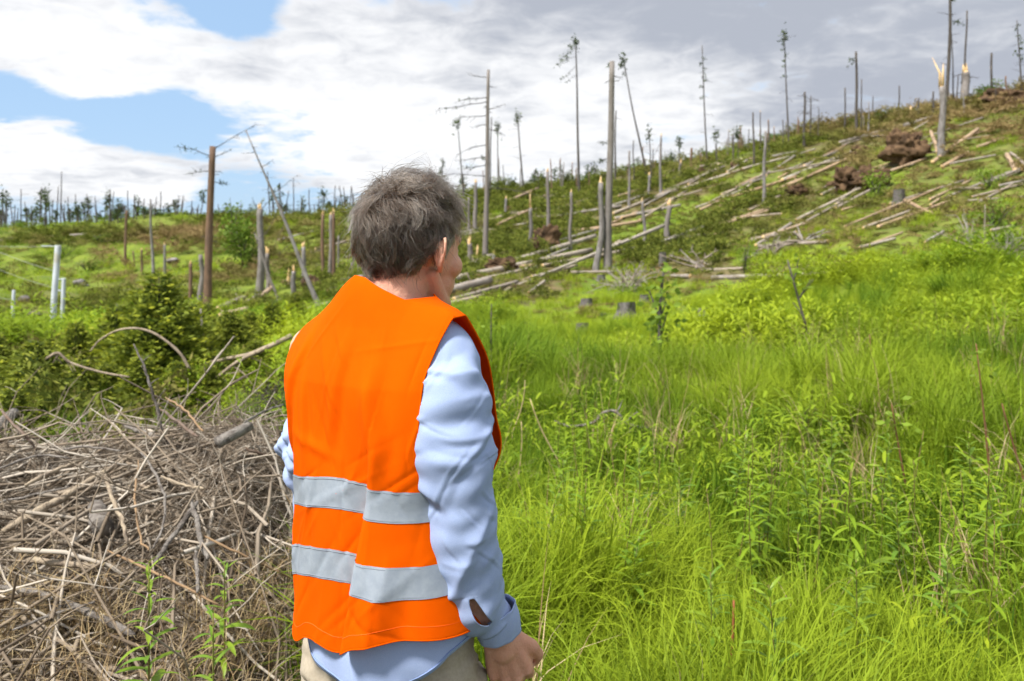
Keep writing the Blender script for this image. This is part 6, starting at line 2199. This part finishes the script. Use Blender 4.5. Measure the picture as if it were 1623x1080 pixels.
    x, y, d, u, v = x[ok], y[ok], d[ok], u[ok], v[ok]
    tint = np.clip(0.12 + 0.40 * nzC(x * 0.13 + 3, y * 0.13) + rng.normal(0, 0.2, len(x)) + 0.3 * smst(u, 1150, 1400), 0, 1)
    sz = np.interp(d, [6, 15, 35, 70, 120], [0.55, 0.72, 0.95, 1.5, 2.2]) * rng.uniform(0.7, 1.35, len(x))
    put('slash', x, y, bough, sz, None, tint, 'torn spruce boughs and litter strewn over the windthrown slope', zs=np.interp(d, [15, 40, 110], [1.0, 0.85, 0.5]), tilt=0.3, cat='slash')

    x, y = wedge(9000, 22, 60, -12, 34)
    ok = near_log(x, y, 0.9, 0.6)
    x, y = x[ok], y[ok]
    put('bark_litter', x, y, bough, 0.28, 0.5, np.clip(rng.normal(0.35, 0.3, len(x)), 0, 1), 'broken bark, needles and twigs lying between the fallen logs', zs=0.6, tilt=0.2, cat='litter')
    # ---- brush pile: litter mound, twigs, dry grass
    gx, gy = np.meshgrid(np.linspace(-4.6, -0.2, 90), np.linspace(1.2, 5.7, 90))
    gz = HM(gx, gy) - 0.06 + 0.03 * Wave(8)(gx * 6, gy * 6)
    gz = np.where(mound(gx, gy) < 0.02, H(gx, gy) - 0.12, gz)
    ii = np.arange(90 * 90).reshape(90, 90)
    m_litter = mat('needle_litter', (0.085, 0.062, 0.042), 0.97, var=(0.175, 0.135, 0.092), scale=14, spec=0.05, bump=1.5, bscale=60, third=(0.04, 0.03, 0.022))
    tag(obj('litter', mesh('litter', np.stack([gx, gy, gz], -1), np.stack([ii[:-1, :-1], ii[:-1, 1:], ii[1:, 1:], ii[1:, :-1]], -1).reshape(-1, 4), m_litter)), 'brown needle litter inside the brush pile', kind='stuff')
    tm = TM()
    N = 12500
    px = rng.uniform(-4.2, -0.25, N * 2)
    py = rng.uniform(1.45, 5.5, N * 2)
    ok = (mound(px, py) > 0.035) & (px > -0.78 * py - 0.4)
    px, py = px[ok][:N], py[ok][:N]
    for i in range(len(px)):
        big_ = rng.random() < 0.08
        ln = rng.uniform(0.5, 1.3) if big_ else rng.uniform(0.08, 0.45)
        r0 = rng.uniform(0.005, 0.010) if big_ else rng.uniform(0.0009, 0.0030)
        a = rng.uniform(0, 6.28)
        el = rng.normal(0.03, 0.13 if big_ else 0.26)
        k = 6
        dv = np.array([math.cos(a) * math.cos(el), math.sin(a) * math.cos(el), math.sin(el)])
        p0 = np.array([px[i], py[i], 0])
        pts = [p0]
        cv = rng.standard_normal(3) * (0.35 if big_ else 0.9)
        for j in range(k - 1):
            dv = dv + cv / k + rng.standard_normal(3) * 0.13
            dv /= np.linalg.norm(dv)
            pts.append(pts[-1] + dv * ln / (k - 1))
        pts = np.array(pts)
        if pts[:, 0].max() > -0.30 - 0.08 * pts[:, 1].max():
            continue
        base = HM(pts[:, 0], pts[:, 1])
        mean = base.mean()
        pts[:, 2] += 0.65 * mean + 0.35 * base + rng.uniform(-0.06, 0.10) - pts[:, 2].mean() * 0.5
        v_, q_, _t = tube(pts, np.linspace(r0, r0 * 0.45, k), 4 if big_ else 3, False)
        if big_:
            for _s in range(4):
                tw = limb(pts[rng.integers(1, k)], dv + rng.standard_normal(3) * 0.8, rng.uniform(0.08, 0.25), 0, rng, 0.2, 4)
                v2, q2, _t = tube(tw, np.linspace(r0 * 0.45, r0 * 0.2, len(tw)), 3, False)
                tm.add(v2, q2, rng.uniform(0.3, 0.9))
        tm.add(v_, q_, np.clip(rng.beta(1.6, 1.9) + (0.15 if big_ else 0) - 0.25 * (py[i] < 2.6), 0, 1))
    tag(obj('brushwood', tm.me('brushwood', m_brush)), 'tangled dry twigs heaped in the brush pile', kind='stuff')
    # dry grass on the near flank of the pile
    tm = TM()
    for i in range(460):
        xx, yy = rng.uniform(-1.9, -0.35), rng.uniform(1.7, 3.4)
        mm = float(mound(xx, yy))
        if mm < 0.0 or mm > 0.33:
            continue
        t2 = TM()
        blades(t2, rng, 14, rng.uniform(0.2, 0.40), 0.06, 0.0032, (1.6, 3.0), 6)
        tm.add(np.concatenate(t2.v) + np.array([xx, yy, float(HM(xx, yy))]), np.concatenate(t2.f4), np.concatenate(t2.t))
    tag(obj('dry_grass', tm.me('dry_grass', m_straw)), 'tan dry grass between the brush pile and the man', kind='stuff')

    # ---- sticks and logs one can pick out of the pile
    m_stick_p = mat('pale_stick', (0.42, 0.345, 0.25), 0.85, var=(0.27, 0.215, 0.16), scale=26, spec=0.1, bump=1.0, bscale=110, third=(0.19, 0.15, 0.115))
    m_stick_g = mat('grey_stick', (0.285, 0.26, 0.235), 0.9, var=(0.15, 0.13, 0.115), scale=30, spec=0.1, bump=1.2, bscale=110, third=(0.10, 0.085, 0.075))
    m_stick_d = mat('dark_stick', (0.115, 0.075, 0.055), 0.9, var=(0.19, 0.15, 0.125), scale=20, spec=0.1, bump=0.6, bscale=70)
    m_stick_t = mat('tan_stick', (0.30, 0.20, 0.115), 0.9, var=(0.21, 0.14, 0.085), scale=20, spec=0.1)
    SM = dict(p=m_stick_p, g=m_stick_g, d=m_stick_d, t=m_stick_t)

    def stick(path, w0, w1, m, label, lift=0.06, side=(), up=None, name='stick', cat='stick', knots=True, n=9):
        g_ = np.random.default_rng(int(path[0][0] * 3 + path[-1][1]))
        q = [hit2(u, v, lift + 0.05) for (u, v) in path]
        if up is not None:          # a stick standing up out of the pile keeps the distance of its foot
            q = [P(u, v, q[up][1]) for (u, v) in path]
        dm = np.mean([p[1] for p in q])
        q = [P(u, v, np.clip(p[1], dm - 0.45, dm + 0.45)) for (u, v), p in zip(path, q)]
        pts = bez(np.array(q), 6)
        s = dm / F
        root = empty(name, tuple(pts[0]))
        tag(root, label, cat, 'sticks in the brush pile')
        mb = MB()
        rr = np.linspace(w0, w1, len(pts)) / 2 * s
        if knots:
            rr = rr * (1 + 0.06 * np.sin(np.arange(len(pts)) * 1.9 + g_.uniform(0, 6))) * np.clip(0.55 + 2.5 * np.minimum(np.linspace(0, 1, len(pts)), np.linspace(1, 0, len(pts)) + 0.08), 0, 1)
            pts = pts + g_.standard_normal(pts.shape) * 0.8 * s
        add_tube(mb, pts, rr, n, rng=g_, rough=0.05)
        obj('stem', mb.me('stem', [SM[m]]), root)
        for (f, du, dv, ww) in side:
            p0 = pts[int(f * (len(pts) - 1))]
            e = np.array([du * s, g_.normal(0, 0.2) * abs(du) * s, -dv * s])
            lp = limb(p0, e, np.linalg.norm(e), 0, g_, 0.0, 5)
            mb = MB()
            add_tube(mb, lp, np.linspace(ww, ww * 0.4, len(lp)) / 2 * s, 6)
            obj('side_twig', mb.me('side_twig', [SM[m]]), root)
    K_ = stick
    K_([(6, 842), (60, 812), (105, 786), (160, 752), (213, 722)], 15, 7, 'p', 'thick pale peeled branch slanting across the brush pile', 0.12)
    K_([(165, 753), (178, 790), (195, 830), (203, 862)], 7, 5, 'p', 'pale stick hanging down from the peeled branch end', 0.16)
    K_([(224, 717), (250, 760), (262, 800), (255, 845), (240, 870)], 5, 3, 'g', 'curved grey rod bending down in the pile centre', 0.18)
    K_([(219, 730), (214, 790), (222, 850), (236, 872)], 3.5, 3, 't', 'thin reddish rod left of the curved grey one', 0.17)
    K_([(313, 795), (290, 828), (265, 862), (245, 893)], 10, 7, 'g', 'grey forked stick leaning left in the pile', 0.14)
    K_([(304, 792), (314, 835), (320, 865), (330, 888)], 9, 7, 'g', 'grey stick leaning right beside the forked one', 0.15)
    K_([(-8, 930), (50, 938), (100, 955), (150, 975), (212, 1008)], 12, 11, 'g', 'long dark grey branch low across the left corner', 0.08)
    K_([(42, 888), (95, 892), (152, 901)], 11, 9, 'p', 'short level peeled stick above the low grey branch', 0.10)
    K_([(89, 887), (86, 866), (80, 842)], 4, 3, 'p', 'small white upright forked twig', 0.1, [(0.35, 6, -26, 3.5)], up=0)
    K_([(-12, 682), (22, 655)], 17, 17, 'g', 'grey cut log end at the left edge behind the pile', 0.12, name='cut_log', cat='log', knots=False, n=14)
    K_([(-10, 640), (28, 680), (58, 712)], 4.5, 3.5, 'd', 'dark red brown rod at the upper left of the pile', 0.2)
    K_([(344, 702), (368, 690), (394, 676)], 19, 17, 'g', 'short sawn log lying on top of the pile by the grass', 0.14, name='cut_log', cat='log', knots=False, n=14)
    K_([(163, 836), (152, 805)], 32, 27, 'g', 'stubby grey log end poking out of the pile', 0.08, name='cut_log', cat='log', knots=False, n=14)
    K_([(257, 690), (250, 650), (238, 610), (226, 575), (211, 545)], 6, 2.5, 'g', 'pale dead twig standing up above the pile', 0.1, [(0.35, 16, -16, 2.5), (0.5, 14, -10, 2.5), (0.62, -10, -18, 2), (0.75, 9, -15, 2), (0.2, 12, -8, 2.5)], up=0)
    K_([(254, 648), (282, 668), (311, 692)], 5, 5, 'd', 'knotty dark rod right of the standing dead twig', 0.18)
    K_([(262, 630), (292, 650), (322, 684)], 3.5, 3, 't', 'thin rust coloured rod above the knotty one', 0.3)
    K_([(196, 674), (240, 690), (270, 705), (304, 725)], 8, 6, 'g', 'grey branch along the top of the pile', 0.12)
    K_([(257, 756), (290, 768), (325, 774)], 5, 3.5, 'p', 'short pale rod in the middle of the pile', 0.16)
    K_([(318, 848), (390, 882), (476, 922)], 4, 3, 't', 'long thin tan rod sloping down to the vest', 0.13)
    K_([(170, 872), (250, 910), (346, 958)], 4, 3.5, 't', 'long tan stem crossing behind the leafy plant', 0.12)
    K_([(342, 894), (400, 884), (473, 880)], 4.5, 4, 'p', 'pale rod pointing at the lower vest band', 0.13)
    K_([(390, 712), (415, 720), (440, 733)], 5, 4, 'd', 'dark knobby twig beside the sleeve', 0.12)
    K_([(388, 670), (412, 655), (450, 641)], 4.5, 3, 'g', 'mossy twig rising to the vest behind the sawn log', 0.2)
    K_([(0, 795), (55, 785), (110, 772)], 4, 3, 'g', 'grey rod at the left edge above the peeled branch', 0.16)
    K_([(0, 742), (60, 722), (110, 726)], 4, 3, 'g', 'bent grey rod in the upper left of the pile', 0.18)
    K_([(40, 770), (90, 745), (135, 727)], 8, 5, 'p', 'second pale branch parallel above the peeled one', 0.15)
    K_([(95, 713), (140, 708), (190, 714)], 4, 3, 'g', 'grey twig arching over the pile top', 0.22)
    K_([(205, 770), (235, 772), (226, 775)], 5, 4, 'p', 'tiny pale chip in the pile hollow', 0.14)
    K_([(20, 1000), (80, 975), (150, 955)], 5, 4, 'g', 'thin grey rod crossing over the low branch', 0.12)
    K_([(310, 872), (312, 900), (313, 940)], 7, 6, 'g', 'upright grey stick in the lower pile', 0.12)
    # pale boughs and arching twig further back
    def bough_thing(path, d, w0, w1, m, label, side=()):
        pts = bez(np.array([P(u, v, dd) for (u, v), dd in zip(path, d)]), 6)
        s = np.mean(d) / F
        root = empty('fallen_branch', tuple(pts[0]))
        tag(root, label, 'branch')
        mb = MB()
        add_tube(mb, pts, np.linspace(w0, w1, len(pts)) / 2 * s, 8, rng=rng, rough=0.04)
        obj('stem', mb.me('stem', [SM[m]]), root)
        for (f, du, dv, ww) in side:
            p0 = pts[int(f * (len(pts) - 1))]
            e = np.array([du * s, rng.normal(0, 0.2) * abs(du) * s, -dv * s])
            lp = limb(p0, e, np.linalg.norm(e), 0, rng, 0.15, 5)
            mb = MB()
            add_tube(mb, lp, np.linspace(ww, ww * 0.4, len(lp)) / 2 * s, 5)
            obj('side_twig', mb.me('side_twig', [SM[m]]), root)
    bough_thing([(312, 625), (345, 598), (380, 572), (420, 553), (462, 533)], [8.3, 8.2, 8.1, 8.0, 8.0], 5, 8, 'p', 'pale fallen branch slanting up to the vest from the grass gap', [(0.1, -18, -24, 3), (0.3, 40, 4, 3), (0.45, 48, 24, 3), (0.2, 30, 30, 3), (0.6, 50, 12, 2.5), (0.05, -26, 6, 3), (0.3, 22, 40, 2)])
    bough_thing([(318, 578), (360, 569), (400, 560), (455, 536)], [8.8, 8.7, 8.6, 8.5], 5, 7, 'p', 'thinner pale branch just above the slanting one')
    bough_thing([(143, 557), (160, 538), (190, 523), (225, 522), (255, 535), (285, 560), (300, 585)], [7.6] * 7, 2.5, 5, 'p', 'arching pale twig in front of the young spruces')
    bough_thing([(75, 568), (92, 560), (112, 575), (160, 590), (205, 598)], [6.6] * 5, 5, 3, 'p', 'lichen covered dry twig behind the pile', [(0.2, 14, 16, 3), (0.3, -12, 14, 3), (0.5, 10, 14, 2.5), (0.4, 16, 24, 2.5), (0.15, -18, 6, 2.5)])
    bough_thing([(880, 668), (905, 676), (940, 670), (955, 655), (975, 652), (990, 668), (1005, 675), (1040, 682)], [6.2, 6.1, 6.0, 6.0, 6.0, 6.0, 6.0, 6.1], 4, 5, 'g', 'gnarled grey dead branch lying in the meadow', [(0.55, 22, 34, 4), (0.6, 10, -20, 3.5), (0.75, 18, -18, 3.5), (0.85, -14, 30, 3.5), (0.5, -16, 26, 3)])
    bough_thing([(318, 490), (322, 530), (332, 565)], [9.5, 9.4, 9.3], 3, 4, 'g', 'thin green grey rod leaning in the spruce thicket')

# ------------------------------------------------------------------ leafy stems of the near meadow
if not ONLY or 'meadow' in ONLY:
    g_ = np.random.default_rng(91)
    m_hstem = mat('herb_stem', (0.13, 0.15, 0.03), 0.6, var=(0.17, 0.09, 0.04), scale=3)
    m_hleaf = mat('herb_leaf', (0.105, 0.215, 0.018), 0.45, var=(0.150, 0.270, 0.022), scale=5, spec=0.4, trans=0.35, rnd=(0.24, 0.34, 0.024))
    leaf_me = []
    for wf, dr in ((0.105, 0.5), (0.095, 0.8), (0.12, 1.1)):
        tm = TM()
        leaf(tm, np.zeros(3), np.array([1.0, 0, 0.25]), 1.0, wf * 0.82, dr, 0.5, 5)
        leaf_me.append(mesh('leaf', np.concatenate(tm.v), np.concatenate(tm.f4), m_hleaf))

    def plan(hh, rg, nl):
        """leaf places on one stem: height, azimuth, rise, length"""
        out = []
        for k in range(nl):
            f = 0.18 + 0.82 * (k / (nl - 1)) ** 0.85
            out.append((hh * f, k * 2.4 + rg.normal(0, 0.25), 0.15 + 0.9 * f ** 3 + rg.normal(0, 0.12), (0.135 * (1 - 0.55 * f ** 3) * (0.65 + 0.35 * min(1, f * 3))) * rg.uniform(0.8, 1.15)))
        return out

    def herb(b, hh, label, rg, group=None, nl=26, lean=None, name='leafy_plant', lsc=1.0):
        root = empty(name, tuple(b))
        tag(root, label, 'plant', group)
        ln = rg.normal(0, 0.07, 2) if lean is None else np.asarray(lean)
        mb = MB()
        ks = np.linspace(0, 1, 7)
        axis = np.stack([ln[0] * hh * ks ** 1.6, ln[1] * hh * ks ** 1.6, hh * ks], -1)
        axis[0, 2] = -0.05
        add_tube(mb, axis, np.linspace(0.0042, 0.0016, 7) * (0.6 + hh * 0.6), 6)
        o = bpy.data.objects.new('stem', mb.me('stem', [m_hstem]))
        COL.objects.link(o)
        o.parent = root
        for i, (z, a, el, l_) in enumerate(plan(hh, rg, nl)):
            o = bpy.data.objects.new('leaf', leaf_me[i % 3])
            COL.objects.link(o)
            o.parent = root
            o.location = [float(np.interp(z, axis[:, 2], axis[:, c])) for c in range(3)]
            o.rotation_euler = Euler((rg.normal(0, 0.2), -el * 0.75, a), 'XYZ')
            l_ *= (0.75 + 0.35 * hh) * lsc
            o.scale = (l_, l_, l_)
        return root
    # (tip column, tip row, distance, height) of the plants one can single out
    near = [(236, 893, 2.15, 0.50, 'tall leafy plant standing alone in front of the brush pile'), (338, 972, 2.0, 0.36, 'smaller leafy plant between the tall one and the vest'), (356, 893, 2.45, 0.22, 'small leafy sprig high in the brush pile'),
            (1015, 720, 3.6, 0.85, 'yellow green leafy plant in the middle of the grass, tallest there'), (936, 790, 3.2, 0.70, 'leafy plant right of the sleeve elbow'), (897, 715, 3.9, 0.80, 'upper leafy plant right of the sleeve'),
            (862, 770, 3.3, 0.75, 'leafy plant touching the sleeve outline'), (1078, 745, 3.7, 0.75, 'leafy plant just right of the tallest yellow green one'), (1240, 925, 2.3, 0.55, 'large leafed plant low at bottom centre right'),
            (1290, 735, 3.7, 0.80, 'leafy plant with reddish stem right of centre'), (1318, 660, 4.4, 0.95, 'tall plant with dark green leaves above the shaded hollow'), (1205, 770, 3.5, 0.7, 'leafy plant above the bottom centre'),
            (1430, 800, 3.2, 0.75, 'leafy plant in the lower right grass'), (1540, 690, 4.2, 0.9, 'tall leafy plant by the reddish stem'), (1395, 690, 4.3, 0.85, 'leafy plant beside the brown stem'), (1130, 905, 2.6, 0.5, 'leafy plant near the rust brown stalk'),
            (1590, 760, 3.4, 0.75, 'leafy plant at the right picture edge'), (985, 860, 2.9, 0.6, 'leafy plant below the elbow plants'), (1500, 880, 2.7, 0.6, 'leafy plant low at the right'), (830, 800, 3.6, 0.72, 'plant half hidden behind the sleeve'),
            (1160, 690, 4.2, 0.8, 'leafy plant behind the middle grass tussocks'), (1360, 890, 2.6, 0.6, 'leafy plant left of the low right one')]
    for (u, v, d, hh, label) in near:
        t = P(u, v, d)
        gz = float(HM(t[0], t[1]))
        herb((t[0], t[1], min(gz, t[2] - 0.15)), max(0.2, t[2] - min(gz, t[2] - 0.15)), label, g_, 'leafy plants one can single out', nl=40 if hh > 0.4 else 24, lean=(0, 0) if u < 500 else None, lsc=0.80 if u < 500 else 1.0)
    # many more of the same stem in the grass: shared shapes
    proto = []
    for i in range(5):
        tm = TM()
        hh = 0.8
        for (z, a, el, l_) in plan(hh, g_, 30):
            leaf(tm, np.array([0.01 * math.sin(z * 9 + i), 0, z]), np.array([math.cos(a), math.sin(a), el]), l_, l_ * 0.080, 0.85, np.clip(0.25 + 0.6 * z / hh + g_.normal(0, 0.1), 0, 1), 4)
        mb = MB()
        zs_ = np.linspace(-0.05, hh, 6)
        add_tube(mb, np.stack([0.01 * np.sin(zs_ * 9 + i), 0 * zs_, zs_], -1), np.linspace(0.0042, 0.0016, 6), 5)
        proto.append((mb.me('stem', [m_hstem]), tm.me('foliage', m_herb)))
    made = 0
    while made < 150:
        d = math.sqrt(g_.uniform(3.2 ** 2, 11.0 ** 2)) if made > 50 else math.sqrt(g_.uniform(3.0 ** 2, 5.8 ** 2))
        a = math.radians(g_.uniform(-4, 37))
        x, y = d * math.sin(a), d * math.cos(a)
        if nzB(np.array(x * 0.8 + 3), np.array(y * 0.8)) < -0.1:
            continue
        b = (x, y, float(H(x, y)))
        hh = g_.uniform(0.55, 1.0)
        root = empty('willowherb', b, g_.uniform(0, 6.28))
        root.scale = (hh, hh, hh)
        root.rotation_euler = (g_.normal(0, 0.10), g_.normal(0, 0.10), g_.uniform(0, 6.28))
        uu, vv = [float(q) for q in proj(np.array([x, y, b[2] + 0.6 * hh]))]
        zone = ('beside the man' if uu < 960 else 'by the right edge' if uu > 1480 else 'mid meadow') + (' close by' if d < 3.6 else ' behind the first rows' if d < 6 else ' back towards the stumps')
        tag(root, 'narrow leaved stem in the grass ' + zone, 'plant', 'leafy stems in the grass ' + zone)
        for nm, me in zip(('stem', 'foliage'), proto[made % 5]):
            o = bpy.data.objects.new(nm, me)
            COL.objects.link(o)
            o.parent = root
        made += 1
